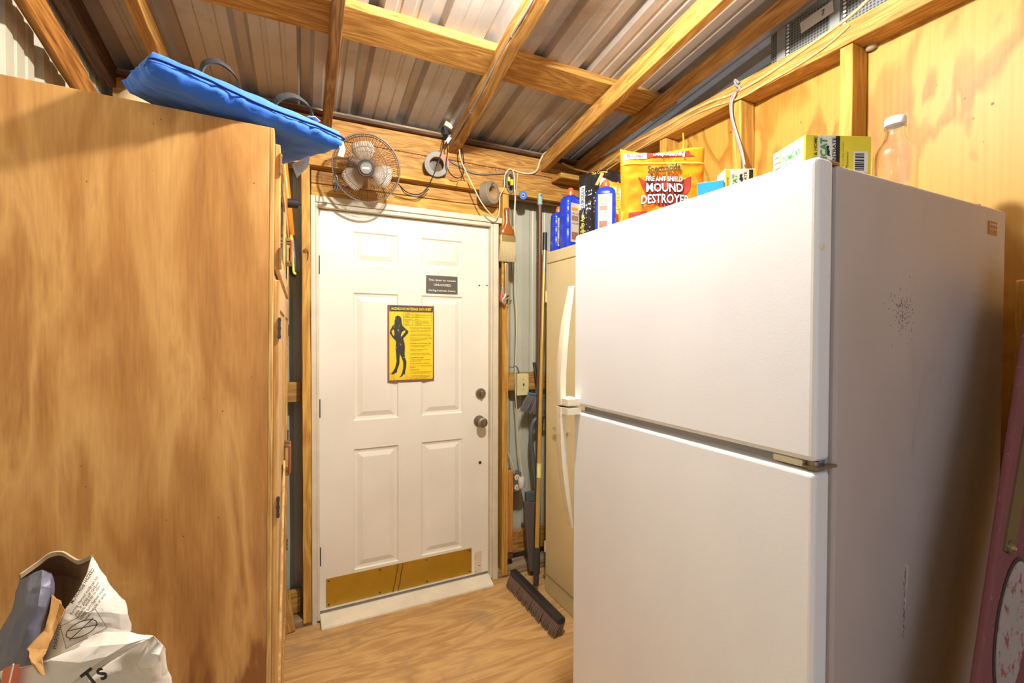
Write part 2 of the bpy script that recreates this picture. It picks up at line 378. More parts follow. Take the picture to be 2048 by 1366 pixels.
lx = (pr[0][0]+pr[2][0]+pr[4][0])/3; lX = (pr[0][1]+pr[2][1]+pr[4][1])/3; rx = (pr[1][0]+pr[3][0]+pr[5][0])/3; rX = (pr[1][1]+pr[3][1]+pr[5][1])/3
rows = []
for a, c in ((0, 1), (2, 3), (4, 5)): rows.append(((pr[a][2]+pr[c][2])/2, (pr[a][3]+pr[c][3])/2))
mb = MB()
gx = [X0, lx, lX, rx, rX, X1]; gz = [Z0] + [z for r in rows[::-1] for z in r] + [Z1]
for i in range(5):
    for j in range(7):
        if i in (1, 3) and j in (1, 3, 5): continue
        mb.face([(gx[i], YS, gz[j]), (gx[i+1], YS, gz[j]), (gx[i+1], YS, gz[j+1]), (gx[i], YS, gz[j+1])])
for xa, xb in ((lx, lX), (rx, rX)):
    for za, zb in rows:
        R_ = []
        for ins, dp in ((0, 0), (.006, .007), (.016, .009), (.020, .009), (.044, .0005)):
            R_.append([(xa+ins, YS+dp, za+ins), (xb-ins, YS+dp, za+ins), (xb-ins, YS+dp, zb-ins), (xa+ins, YS+dp, zb-ins)])
        for p, q in zip(R_, R_[1:]):
            for k in range(4): mb.face([p[k], p[(k+1) % 4], q[(k+1) % 4], q[k]])
        mb.face(R_[-1])
bmesh.ops.remove_doubles(mb.b, verts=mb.b.verts, dist=1e-5)
for c in (((X0, YS), (X0, YS+.044)), ((X1, YS), (X1, YS+.044))):
    mb.face([(c[0][0], c[0][1], Z0), (c[1][0], c[1][1], Z0), (c[1][0], c[1][1], Z1), (c[0][0], c[0][1], Z1)])
mb.face([(X0, YS, Z1), (X1, YS, Z1), (X1, YS+.044, Z1), (X0, YS+.044, Z1)]); mb.face([(X0, YS, Z0), (X1, YS, Z0), (X1, YS+.044, Z0), (X0, YS+.044, Z0)])
mb.face([(X0, YS+.044, Z0), (X1, YS+.044, Z0), (X1, YS+.044, Z1), (X0, YS+.044, Z1)])
mb.build('door_panel', M_door, D1)
# weather sweep and threshold
mb = MB(); mb.box(X0, X1, YS+.004, YS+.04, .026, .040); mb.build('door_sweep', plain('grey_rubber', (.28, .24, .21), .7), D1)
a = PZ(641, 1250, .0); c = PZ(984, 1163, .0)
M_thr = plain('painted_threshold', (.84, .76, .58), .45, spots=((.42, .24, .13), 24, .69))
mb = MB(); xa, xb = FL+.037, 1.075
mb.hexa([(xa, 2.375, .0), (xb-.01, 2.375, .0), (xb, 2.56, 0), (xa, 2.56, 0), (xa, 2.378, .012), (xb-.012, 2.378, .012), (xb, 2.47, .028), (xa, 2.47, .028)])
mb.build('threshold', M_thr, D1, bevel=.002)
kp = [PY(652, 1159, YS), PY(943, 1095, YS), PY(943, 1148, YS), PY(652, 1222, YS)]
kx0, kx1 = kp[0].x, kp[1].x; kz1 = (kp[0].z+kp[1].z)/2; kz0 = max(Z0+.012, (kp[2].z+kp[3].z)/2)
mb = MB(); mb.box(kx0, kx1, YS-.002, YS, kz0, kz1); kpl = mb.build('kick_plate', M_brass, D1)
mb = MB()
for i in range(4):
    for z in (kz0+.012, kz1-.012): mb.cyl((kx0+.012+i*(kx1-kx0-.024)/3, YS-.0045, z), (kx0+.012+i*(kx1-kx0-.024)/3, YS-.001, z), .0042, seg=10)
mb.build('screw', M_dkm, kpl)
M_rust = plain('rust_run', (.11, .05, .02), .8)
mb = MB()
for px_ in (794, 804):
    t0 = PY(px_+3, 1128, YS-.0024); pts = [(t0.x + random.uniform(-.003, .003) - .004*i, YS-.0026, kz1 - .002 - i*(kz1-kz0)/7) for i in range(8)]
    mb.ribbon(pts, (1, 0, 0), .0045, .0008)
mb.build('rust_streak', M_rust, kpl)
def on_door(px_, py_, lift=0): return PY(px_, py_, YS-lift)
# deadbolt, knob, spare hole
c = on_door(961, 787); db = MB(); db.lathe([(.031, 0), (.031, .006), (.027, .012), (.014, .013), (.013, .016), (0, .016)], c, (0, -1, 0), 32)
db = db.build('deadbolt', M_nick, D1, smooth='auto')
MB().box(c.x-.005, c.x+.005, c.y-.030, c.y-.016, c.z-.017, c.z+.017).build('thumb_turn', M_nick, db, bevel=.003)
c = on_door(958, 842); k = MB(); k.lathe([(.033, 0), (.033, .004), (.028, .011), (.014, .014), (.012, .030), (.017, .036), (.026, .046), (.0285, .056), (.026, .065), (.019, .069), (.012, .0695), (.011, .068), (0, .068)], c, (0, -1, 0), 36)
k.build('door_knob', M_nick, D1, smooth='auto')
c = on_door(960, 925); MB().lathe([(.009, 0), (.009, .002), (.005, .003), (0, .001)], c, (0, -1, 0), 18).build('bolt_hole', M_dkm, D1, smooth='auto')
a = on_door(949, 1104); c2 = on_door(963, 1145); MB().box(a.x, c2.x, YS-.002, YS, max(c2.z, Z0+.004), a.z).build('rusty_patch_plate', plain('rust_speckled_paint', (.74, .60, .42), .6, spots=((.20, .08, .03), 60, .58)), D1)
for py_, px_ in ((571, 959), (571, 974)):
    c = on_door(px_, py_); MB().lathe([(.005, 0), (.004, .001), (0, .0005)], c, (0, -1, 0), 12).build('screw_hole', M_rust, D1)
for zz in (1.75, 1.05, .32): MB().cyl((FL+.036, YF+.02, zz-.045), (FL+.036, YF+.02, zz+.045), .006, seg=12).build('hinge', M_dkm, D1, smooth='auto')

# ================= FRAMING ON THE DOOR WALL =================
YH = 2.47
zs = [2.476, 2.373, 2.2105, 2.146, 2.084]
hb = lambda z1, z0, xa, xb, mat, lab: lumber('header_board', (xa, YH+.02, (z0+z1)/2), (xb, YH+.02, (z0+z1)/2), .04, z1-z0-.003, mat, lab, 'wooden board')
hb(zs[0], zs[1], -.62, 1.785, M_hdr, 'topmost wide pine header board on the door wall, just under the roof edge')
hb(zs[1], zs[2]+.002, -.62, 1.70, M_hdr, 'second wide pine header board, behind the fan and the hanging tape roll')
hb(zs[2], zs[3], .132, 1.140, M_hdr, 'knotty pine header board below the yellow ledge, above the door')
hb(zs[3], zs[4], .132, 1.140, M_stud, 'lowest narrow pine header board resting right above the door frame')
lumber('ledge_board', (-.62, 2.448, 2.238), (1.70, 2.448, 2.238), .036, .034, M_stud, 'long thin yellow ledge board running across the door wall over the door', 'wooden board')
mb = MB()
# crusty seam left by a mud nest between the two boards
pts_ = [(.45+1.32*k/220, 2.4695, 2.3725 - .003*abs(noise.noise(V((k*.11, 0, 3))))) for k in range(221)]
mb.tube(pts_, [max(.0007, .0016+.0038*noise.noise(V((k*.37, 5, 1)))) for k in range(221)], 6)
for i in range(70):
    x = random.uniform(.5, 1.7); z = 2.372-abs(random.gauss(0, .008)); a_ = random.uniform(0, 3.1); L__ = random.uniform(.002, .006)
    mb.bar((x-L__*math.cos(a_), 2.4695, z-L__*math.sin(a_)), (x+L__*math.cos(a_), 2.4695, z+L__*math.sin(a_)), .0018, .0018, (0, 1, 0))
tag(mb.build('mud_crust', plain('dried_mud', (.13, .05, .03), .95, bumpy=90)), 'dark crusty line of dried mud along the header board seam', 'mud crust', kind='stuff')
e1 = MB(); e1.box(-.63, 1.80, 2.47, 2.60, 2.4925, 2.512); tag(e1.build('trim_1', M_old, bevel=.002), kind='structure')
e2 = MB(); e2.box(-.63, 1.80, 2.445, 2.50, 2.477, 2.4915); tag(e2.build('trim_2', M_dark, bevel=.002), kind='structure')
lumber('wall_stud', (.107, 2.475, .022), (.107, 2.475, 2.219), .038, .089, M_stud, 'tall yellow pine stud hugging the left side of the door frame', 'wall stud', up=(0, 1, 0))
lumber('wall_stud', (1.158, 2.475, .012), (1.158, 2.475, 2.219), .038, .089, M_stud, 'tall pine stud right of the door holding brush and wrench', 'wall stud', up=(0, 1, 0))
a = PY(1014, 940, 2.49); c = PY(1024, 1112, 2.49)
lumber('short_stud', (1.205, 2.50, .125), (1.205, 2.50, a.z), .042, .075, wood('orange_pine', (.72, .33, .08), (.58, .22, .04), (.30, .09, .02)), 'short reddish pine stud beside the outlet box, right of the door', 'wall stud', up=(0, 1, 0))
MB().box(1.19, 1.226, 2.462, 2.54, .088, .122).build('shim_block', M_dark, None)
tag(bpy.data.objects['shim_block'], 'small dark block under the short reddish stud', 'wood block')
g = lambda xa, xb, z0, z1, y, mat, lab: lumber('blocking', (xa, y+.02, (z0+z1)/2), (xb, y+.02, (z0+z1)/2), .038, z1-z0, mat, lab, 'blocking board')
g(-.62, .085, 1.082, 1.178, 2.50, M_blk, 'horizontal blocking board between cabinet and left door stud, mid height')
g(1.18, 1.72, 1.075, 1.18, 2.52, M_blk, 'knotty horizontal blocking board behind the light switch, right of the door')
g(-.62, .080, .045, .150, 2.50, M_blk, 'low horizontal blocking board near the floor, left of the door')
g(1.23, 1.74, .085, .215, 2.52, M_hdr, 'low horizontal board near the floor behind the brooms')
lumber('sill_plate', (-.62, 2.50, .020), (.126, 2.50, .020), .12, .038, M_old, 'grey dusty sill plate on the floor left of the door', 'sill plate')
lumber('sill_plate', (1.12, 2.50, .020), (1.78, 2.50, .020), .12, .038, M_old, 'grey dusty sill plate on the floor right of the door', 'sill plate')
a = PY(569, 1190, 2.44); c = PY(584, 1262, 2.40)
lumber('scrap_board', (.030, 2.42, .004), (.006, 2.455, .19), .012, .05, M_hdr, 'small orange scrap board leaning in the corner beside the cabinet foot', 'scrap board', up=(1, 0, 0))
# ---- roof timbers ----
def zb(y): return 2.405 + .111*(2.46-y)
def rafter(xw, xf, w, h, mat, lab, dz=0, y1=2.466, jit=.0015):
    lumber('rafter', (xw, y1, zb(y1)+h/2+dz), (xf, -1.9, zb(-1.9)+h/2+dz), w, h, mat, lab, 'rafter', jit=jit)
rafter(.205, .04, .038, .086, wood('brown_rafter', (.40, .21, .07), (.28, .13, .035), (.12, .045, .01), rings=1.2), 'dark-streaked rafter second from the left, over the blue cushion')
rafter(.855, .575, .050, .075, M_raft, 'rafter with a grey cable stapled along it, running over the fan', .004, jit=.004)
rafter(1.425, 1.21, .040, .086, M_beam, 'bright straight rafter that crosses the ceiling towards the fridge', -.008)
rafter(-.405, -.53, .040, .086, M_raft, 'orange rafter rising behind the left end of the blue cushion', -.004)
rafter(1.672, 1.60, .038, .058, M_raft, 'thin rafter above the plywood wall, rightmost of all', .024)
lumber('purlin', (-.60, 1.838, 2.492+.111*(2.46-1.838)+.018), (1.785, 1.838, 2.492+.111*(2.46-1.838)+.018), .168, .036, M_beam, 'wide flat pine purlin crossing the ceiling above the rafters', 'purlin', up=(0, .11, 1))
# left side: cracked brace and the dark corner timber
a = PX(60, 0, -.60); c = PX(168, 178, -.60)
dd = (c-a).normalized(); lumber('brace', a-dd*.75, c+dd*.30, .052, .078, wood('cracked_brace', (.62, .28, .06), (.46, .19, .035), (.16, .06, .015), rings=1.4), 'rough cracked brace slanting across the pale steel wall, top left', 'brace', up=(-.65, 0, .76), jit=.003)
lumber('corner_timber', (-.625, 2.46, roofz(2.46)-.06), (-.625, -.5, roofz(-.5)-.06), .045, .09, M_dark, 'very dark timber in the corner of left wall and roof', 'timber')
# ---- right wall framing ----
for y, lab in ((.923, 'pine stud of the plywood wall rising behind the yellow box'), (1.343, 'pine stud of the plywood wall with a grey cable hanging before it'), (1.765, 'pine stud of the plywood wall behind the orange granule bag'), (2.30, 'last pine stud of the plywood wall next to the door wall corner'), (.49, 'pine stud at the right edge of the picture behind the red board')):
    lumber('plywood_wall_stud', (1.744, y, 0), (1.744, y, 2.386 if y > .6 else 1.56), .040, .086, M_stud, lab, 'wall stud', up=(1, 0, 0))
lumber('top_plate', (1.744, 2.46, 2.425), (1.744, -.35, 2.425), .092, .072, M_beam, 'long pine top plate along the plywood wall with cables stapled on', 'top plate')
a = PY(1103, 345, 2.42); c = PY(1195, 372, 2.42)
lumber('corner_board', (1.475, 2.40, 2.352), (1.70, 2.40, 2.352), .11, .030, M_blk, 'short flat pine board filling the right ceiling corner', 'wooden board')
# ================= CABINET (left) =================
CB = thing('wardrobe_cabinet', 'tall stained plywood cabinet filling the left side, blue cushion on its top', 'cabinet', (-.3, 1.85, 0))
def cw(p): return (p.x + .0307*(p.y-1.25) + .0113*p.z - .040, p.y, p.z - .024*(p.x+.02)*(p.z/1.9))
DPT, CY0, CY1, CH = .585, 1.25, 2.385, 1.904
def cpart(name, boxes, mat, parent=CB, bevel=.002, **k):
    mb = MB()
    for b_ in boxes: mb.box(*b_)
    mb.warp(cw); return mb.build(name, mat, parent, bevel=bevel, **k)
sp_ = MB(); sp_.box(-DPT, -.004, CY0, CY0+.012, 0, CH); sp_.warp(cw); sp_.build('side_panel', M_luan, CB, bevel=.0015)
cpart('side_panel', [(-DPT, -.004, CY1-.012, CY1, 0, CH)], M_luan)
cpart('top_panel', [(-DPT, -.004, CY0+.012, CY1-.012, CH-.018, CH-.001)], M_luan)
cpart('back_panel', [(-DPT, -DPT+.006, CY0+.012, CY1-.012, .02, CH-.018)], M_cabfr)
cpart('bottom_shelf', [(-DPT+.006, -.006, CY0+.012, CY1-.012, .07, .088)], M_cabfr)
fx0, fx1 = -.004, .006
cpart('face_frame', [(fx0, fx1, CY0, CY0+.045, 0, CH), (fx0, fx1, CY1-.045, CY1, 0, CH), (fx0, fx1, CY0+.045, CY1-.045, CH-.045, CH), (fx0, fx1, CY0+.045, CY1-.045, 1.535, 1.565), (fx0, fx1, CY0+.045, CY1-.045, 0, .09)], M_cabfr)
M_obr = plain('aged_brass', (.30, .19, .06), .4, .6); YM = (CY0+CY1)/2; M_glass = plain('cabinet_glass', (.9, .9, .85), .05, trans=1.)
for k, (ya, yb) in enumerate(((CY0+.03, YM-.002), (YM+.002, CY1-.03))):
    d0, d1 = fx1, fx1+.012; w_ = .05
    up_ = cpart('upper_door', [(d0, d1, ya, ya+w_, 1.572, 1.878), (d0, d1, yb-w_, yb, 1.572, 1.878), (d0, d1, ya+w_, yb-w_, 1.828, 1.878), (d0, d1, ya+w_, yb-w_, 1.572, 1.622)], M_cabfr)
    cpart('glass_pane', [(d0+.006, d0+.009, ya+w_, yb-w_, 1.622, 1.828)], M_glass, up_, 0)
    lo_ = cpart('lower_door', [(d0, d1, ya, ya+w_, .075, 1.548), (d0, d1, yb-w_, yb, .075, 1.548), (d0, d1, ya+w_, yb-w_, 1.478, 1.548), (d0, d1, ya+w_, yb-w_, .075, .145)] +
                [(d0+.004, d1-.005, ya+w_ + i*(yb-ya-2*w_)/9 + .002, ya+w_+(i+1)*(yb-ya-2*w_)/9-.002, .145, 1.478) for i in range(9)] + [(d0, d0+.004, ya+w_, yb-w_, .145, 1.478)], M_cabfr, bevel=.0015)
    hy = ya-.002 if k == 0 else yb+.002
    for z, par in ((1.83, up_), (1.60, up_), (1.43, lo_), (.99, lo_) if k == 0 else (.95, lo_), (.45, lo_)):
        mb = MB(); mb.cyl((d1+.001, hy, z-.026), (d1+.001, hy, z+.026), .0030, seg=10)
        for q in (-.02, 0, .02): mb.cyl((d1+.001, hy, z+q-.003), (d1+.001, hy, z+q+.003), .0040, seg=10)
        mb.box(d1-.001, d1+.0015, hy-.004, hy+.010, z-.024, z+.024); mb.warp(cw); mb.build('hinge', M_obr if z > 1.5 else M_dkm, par)
M_cop = plain('copper_brown_enamel', (.42, .12, .03), .3, .3)
def pull(par, yy, z0, z1):
    d1 = fx1+.012
    mb = MB(); mb.box(d1, d1+.003, yy-.014, yy+.014, z0, z1); mb.box(d1+.003, d1+.017, yy-.010, yy+.010, z0+.002, z0+.012); mb.box(d1+.003, d1+.017, yy-.010, yy+.010, z1-.012, z1-.002)
    mb.warp(cw); h = mb.build('door_pull', M_obr, par, bevel=.002)
    mb = MB(); mb.box(d1+.014, d1+.022, yy-.012, yy+.012, z0+.005, z1-.005); mb.warp(cw); mb.build('grip', M_cop, h, bevel=.003)
ups = [o for o in bpy.data.objects if o.name.startswith('upper_door')]; los = [o for o in bpy.data.objects if o.name.startswith('lower_door')]
for lst, z0, z1 in ((ups, 1.655, 1.745), (los, .925, 1.035)):
    pull(lst[0], YM-.028, z0, z1); pull(lst[1], YM+.028, z0, z1)
mb = MB(); mb.bar((fx1+.015, 1.31, .35), (fx1+.015, YM-.06, .98), .03, .006, (1, 0, 0)); mb.warp(cw); mb.build('diagonal_batten', M_cabfr, los[0])

# ---- tan hat-like object and blue cushion on top ----
TH = thing('tan_cap', 'tan cloth cap tucked behind the left end of the blue cushion', 'cap', (-.33, 1.52, 1.912))
mb = MB(); rings = []
for i in range(9):
    a = i/8*math.pi/2; rr = math.cos(a)*.085+.002; rings.append([(-.37+rr*math.cos(t)*1.0, 1.50+rr*math.sin(t)*1.15, 1.925+.130*math.sin(a)+.004*math.sin(3*t)) for t in [k*math.pi/12 for k in range(24)]])
mb.ringloft(rings).warp(lambda p: (p.x+.045, p.y+.052, p.z)); M_tan = plain('tan_canvas', (.48, .33, .17), .85, bumpy=300); mb.build('crown', M_tan, TH, smooth=True)
mb = MB(); mb.prism([(.09*math.cos(t)*1.15, .07+.11*math.sin(t)) for t in [k*math.pi/14 for k in range(15)]], (-.315, 1.51, 1.930), (-.8, -.35, 0), (.30, -.7, .1), .004, (0, 0, 1)); mb.build('brim', M_tan, TH)
MB().lathe([(.009, 0), (.011, .004), (.006, .009), (0, .010)], (-.325, 1.552, 2.056), (0, 0, 1), 12).build('button', M_tan, TH, smooth=True)

CU = thing('seat_cushion', 'bright blue canvas cushion with black strap handles, lying tilted on the cabinet', 'cushion', (-.05, 1.4, 1.92))
NLb = PY(301, 158, 1.165); NRb = PY(674, 304, 1.33); FRb = PY(566, 334, 1.61); FLb = NLb + (FRb-NRb)*.52
TH_ = .062
un = (NRb-NLb).normalized(); vn = (FLb-NLb).normalized(); nn = un.cross(vn).normalized()
if nn.z < 0: nn = -nn
def cush(a, b_, top):
    """a, b_ in 0..1 over the face; top -1..1 through the thickness"""
    P = NLb.lerp(NRb, a).lerp(FLb.lerp(FRb, a), b_)
    e = (1-abs(2*a-1)**4)*(1-abs(2*b_-1)**4)
    puff = .74 + .26*max(e, 0)**.5
    return P + nn*(TH_*.5*(1+top*puff))
mb = MB(); n1, n2 = 40, 30; G = {}
def rim(a, b_, s):
    w = noise.noise(V((a*16, b_*16, 3.1+s*.6)))*.008 + noise.noise(V((a*42, b_*42, 7.)))*.0035
    # the canvas bulges out of the flat edge between piping seams
    return w
for lay, s in enumerate((-1, 1)):
    for i in range(n1+1):
        for j in range(n2+1):
            a, b_ = i/n1, j/n2; p = cush(a, b_, s)
            p = p + nn*(noise.noise(V((a*9, b_*7, s*5.)))*.004)
            G[(lay, i, j)] = mb.b.verts.new(p)
for lay in (0, 1):
    for i in range(n1):
        for j in range(n2):
            q = [G[(lay, i, j)], G[(lay, i+1, j)], G[(lay, i+1, j+1)], G[(lay, i, j+1)]]; mb.b.faces.new(q if lay else q[::-1])
loop = [(i, 0) for i in range(n1)] + [(n1, j) for j in range(n2)] + [(i, n2) for i in range(n1, 0, -1)] + [(0, j) for j in range(n2, 0, -1)]
prev = [G[(0, i, j)] for i, j in loop]
ctr = (NLb+NRb+FLb+FRb)/4
for st in range(1, 7):
    t = st/7; cur = []
    for i, j in loop:
        a, b_ = i/n1, j/n2; p = G[(0, i, j)].co.lerp(G[(1, i, j)].co, t)
        o = V((0, 0, 0)); 
        if j == 0: o -= vn
        if j == n2: o += vn
        if i == 0: o -= un
        if i == n1: o += un
        o.normalize(); am = .008*math.sin(math.pi*t) * (1 + .0) + (rim(a, b_, st)*(1.7 if t < .5 else .5) + (.004 if t < .5 else 0))*math.sin(math.pi*t)
        cur.append(mb.b.verts.new(p + o*am))
    for k in range(len(loop)): mb.b.faces.new((prev[k], prev[(k+1) % len(loop)], cur[(k+1) % len(loop)], cur[k]))
    prev = cur
top = [G[(1, i, j)] for i, j in loop]
for k in range(len(loop)): mb.b.faces.new((prev[k], prev[(k+1) % len(loop)], top[(k+1) % len(loop)], top[k]))
mb.build('cover', M_blue, CU, smooth=True)
# piping flap that runs along the near and right edges
pp = [NLb.lerp(NRb, t) + nn*(TH_*(.60+.05*math.sin(t*9))) - vn*(.012+.004*noise.noise(V((t*14, 0, 0)))) for t in [k/40 for k in range(41)]]
pp = [NLb + nn*TH_*.3 - vn*.006 - un*.012, NLb + nn*TH_*.55 - vn*.012 - un*.008] + pp + [NRb+nn*TH_*.6 + un*.013 - vn*.008] + [NRb.lerp(FRb, t) + nn*TH_*.6 + un*.011 for t in (.1, .3, .5, .7, .9)]
mb = MB(); mb.ribbon(pp, nn*.5-vn, .006, .002); mb.build('piping', plain('navy_piping', (.008, .04, .24), .8), CU)
M_web = plain('black_webbing', (.014, .013, .012), .65, bumpy=700)
def strapA(pts, w=.026):
    pts = spline(pts, 6); return MB().ribbon(pts, [(vn*.75+nn*.65) for _ in pts], w, .003)
tp = lambda a, b_, h: NLb.lerp(NRb, a).lerp(FLb.lerp(FRb, a), b_) + nn*(TH_+h)
strapA([tp(.22, .10, .000), tp(.235, .10, .022), tp(.30, .12, .040), tp(.38, .12, .030), tp(.42, .1, .000)]).build('strap_handle', M_web, CU)
strapA([tp(.62, .18, .000), tp(.66, .18, .030), tp(.75, .19, .052), tp(.85, .19, .045), tp(.88, .18, .018), tp(.87, .16, .000)]).build('strap_handle', M_web, CU)
M_tagw = plain('white_label_cloth', (.78, .74, .70), .7)
mb = MB(); p = tp(.80, .06, .001); mb.ribbon([p, p+un*.018+nn*.006, p+un*.032-nn*.0], vn, .018, .001); mb.build('sewn_label', M_tagw, CU)
p = PY(686, 284, 1.325); q = PY(681, 313, 1.335)
mb = MB(); mb.ribbon([p+V((-.006, 0, .002)), p.lerp(q, .5)+V((.002, 0, 0)), q], (1, .4, 0), .016, .001); mb.build('sewn_label', M_tagw, CU)
a, b_, c = PY(583, 330, 1.5), PY(612, 312, 1.45), PY(591, 352, 1.5)
mb = MB(); mb.prism([(0, 0), (.045, .030), (.040, -.004), (.012, -.036)], PY(584, 329, 1.42), (1, -.2, 0), (0, .05, 1), .0012); t_ = mb.build('care_tag', M_tagw, CU)
for i in range(5): text(['machine wash', 'cold water', 'line dry', 'do not iron', 'polyester'][i], PY(587+i*2, 331+i*3.4, 1.418)+V((0, -.002, 0)), (1, -.2, .35), (0, .05, 1), .0045, M_black, t_, width=.030-.004*i)

# ---- torn charcoal bag ----
BG = thing('charcoal_bag', 'torn white paper charcoal bag standing in the bottom left corner', 'paper bag', (-.33, 1.02, 0))
M_bag = plain('printed_bag_paper', (.74, .67, .58), .6, bumpy=9)
M_bagin = plain('bag_inside_paper', (.20, .10, .045), .8, bumpy=12)
M_bagblue = plain('slate_blue_print', (.14, .14, .19), .45, spots=((.40, .36, .31), 4.5, .56), bumpy=14)
def bp(x, y, d): return PD(x, y, d)
# outer contour of the upper part, from the mouth down: rows of points front (towards camera) and back
def quadstrip(mb, rows):
    vs_ = [[mb.b.verts.new(V(p)) for p in r] for r in rows]
    for a, c in zip(vs_, vs_[1:]):
        for i in range(len(a)-1): mb.b.faces.new((a[i], a[i+1], c[i+1], c[i]))
D_ = .74
mouth_back = [(41, 1152, .80), (75, 1128, .82), (100, 1110, .83), (125, 1107, .84), (145, 1118, .84), (160, 1124, .83), (184, 1114, .79)]
# front left flap (blue-grey printed), its torn edge runs down the opening
mb = MB()
quadstrip(mb, [[bp(41, 1160, .76), bp(62, 1148, .745), bp(85, 1140, .735), (bp(104, 1146, .735)), bp(109, 1165, .735)],
               [bp(34, 1185, .75), bp(58, 1178, .72), bp(82, 1172, .715), bp(100, 1176, .72), bp(107, 1190, .73)],
               [bp(26, 1222, .74), bp(52, 1216, .705), bp(76, 1212, .70), bp(92, 1214, .71), bp(98, 1216, .72)],
               [bp(2, 1258, .74), bp(30, 1252, .70), bp(58, 1250, .695), bp(76, 1252, .70), bp(86, 1255, .715)],
               [bp(-12, 1300, .74), bp(14, 1296, .70), bp(42, 1292, .69), bp(62, 1290, .69), bp(80, 1288, .70)],
               [bp(-20, 1350, .74), bp(0, 1345, .70), bp(25, 1340, .69), bp(50, 1335, .685), bp(78, 1322, .69)],
               [bp(-26, 1440, .74), bp(0, 1440, .70), bp(30, 1440, .69), bp(60, 1440, .685), bp(90, 1440, .69)]])
mb.build('torn_left_side', M_bagblue, BG, smooth='auto', angle=28, solid=.0015)
# back wall of the opening, brown inside
mb = MB()
quadstrip(mb, [[bp(x, y, d) for x, y, d in mouth_back],
               [bp(42, 1165, .80), bp(75, 1155, .84), bp(100, 1150, .86), bp(125, 1150, .87), bp(145, 1155, .87), bp(160, 1160, .86), bp(178, 1150, .80)],
               [bp(40, 1200, .79), bp(75, 1200, .83), bp(100, 1200, .85), bp(125, 1200, .86), bp(145, 1195, .85), bp(155, 1190, .83), bp(168, 1180, .79)],
               [bp(40, 1300, .78), bp(75, 1300, .80), bp(100, 1300, .82), bp(120, 1290, .82), bp(135, 1260, .81), bp(140, 1240, .79), bp(150, 1215, .77)]])
mb.build('bag_lining', M_bagin, BG, smooth='auto', solid=.002)
mb = MB(); e_ = [bp(x, y, d-.003) for x, y, d in mouth_back]; mb.ribbon(spline(e_, 4), (0, -.2, 1), .008, .003); mb.build('torn_rim', plain('torn_tan_edge', (.55, .40, .24), .8, bumpy=60), BG)
# right side: printed panel with warning text
mb = MB()
right = [[(184, 1113, .79), (190, 1122, .785), (197, 1135, .78)],
         [(177, 1140, .765), (196, 1142, .755), (214, 1162, .765)],
         [(165, 1168, .745), (196, 1172, .732), (232, 1188, .755)],
         [(150, 1192, .735), (194, 1198, .715), (248, 1202, .750)],
         [(132, 1218, .725), (188, 1225, .70), (256, 1228, .745)],
         [(115, 1246, .715), (176, 1250, .695), (262, 1262, .745)],
         [(98, 1290, .71), (160, 1278, .69), (250, 1268, .735)],
         [(80, 1330, .70), (150, 1320, .68), (235, 1282, .72)],
         [(70, 1380, .69), (150, 1390, .67), (240, 1330, .70)],
         [(70, 1440, .69), (150, 1440, .67), (240, 1420, .69)]]
def dens(r):
    (a, b2, c) = [bp(*p) for p in r]; o = []
    for k in range(9):
        t = k/8; o.append((a*(1-t)**2 + b2*2*t*(1-t)*1.0 + c*t*t) + (b2-(a+c)/2)*0*t)
    return o
R2 = [dens(r) for r in right]; R3 = []
for a, c in zip(R2, R2[1:]):
    for k in range(3): R3.append([p.lerp(q, k/3) + Fw*(.0035*noise.noise(V((i*.9, k*.33+a[0].z*40, 2)))) for i, (p, q) in enumerate(zip(a, c))])
R3.append(R2[-1]); quadstrip(mb, R3)
mb.build('printed_side', M_bag, BG, smooth='auto', angle=40, solid=.0015)
# folded-over front panel with creases
mb = MB()
quadstrip(mb, [[bp(180, 1272, .675), bp(215, 1264, .665), bp(262, 1266, .66), bp(308, 1271, .67)],
               [bp(150, 1300, .645), bp(200, 1292, .64), bp(255, 1288, .645), bp(306, 1274, .665)],
               [bp(100, 1320, .635), bp(160, 1325, .63), bp(215, 1312, .635), bp(298, 1277, .66)],
               [bp(60, 1330, .635), bp(120, 1362, .63), bp(175, 1340, .63), bp(262, 1295, .65)],
               [bp(20, 1338, .64), bp(60, 1400, .63), bp(130, 1375, .63), bp(212, 1330, .64)],
               [bp(2, 1345, .65), bp(10, 1440, .64), bp(80, 1440, .63), bp(150, 1385, .63)]])
mb.build('folded_front', M_bag, BG, smooth='auto', angle=25, solid=.0015)
mb = MB()
quadstrip(mb, [[bp(308, 1271, .67), bp(318, 1280, .66), bp(327, 1289, .67), bp(330, 1300, .70)],
               [bp(270, 1292, .685), bp(296, 1305, .655), bp(318, 1310, .655), bp(332, 1320, .70)],
               [bp(225, 1325, .69), bp(268, 1335, .66), bp(305, 1335, .65), bp(335, 1335, .70)],
               [bp(170, 1365, .68), bp(245, 1345, .67), bp(300, 1366, .66), bp(342, 1366, .71)],
               [bp(140, 1440, .68), bp(230, 1440, .655), bp(300, 1440, .66), bp(352, 1440, .71)]])
mb.build('crumpled_corner', M_bag, BG, smooth='auto', angle=20, solid=.0015)
mb = MB()   # body of the bag down to the floor
quadstrip(mb, [[bp(-26, 1435, .74), bp(60, 1435, .69), bp(150, 1435, .675), bp(300, 1435, .665), bp(352, 1435, .71), bp(330, 1435, .86), bp(40, 1435, .86), bp(-26, 1435, .74)],
               [V((-.47, .86, .40)), V((-.40, .82, .40)), V((-.30, .76, .40)), V((-.16, .72, .40)), V((-.09, .78, .40)), V((-.16, .96, .40)), V((-.38, 1.06, .40)), V((-.47, .86, .40))],
               [V((-.47, .88, .005)), V((-.40, .82, .005)), V((-.30, .78, .005)), V((-.18, .74, .005)), V((-.11, .82, .005)), V((-.18, 1.0, .005)), V((-.38, 1.08, .005)), V((-.47, .88, .005))]])
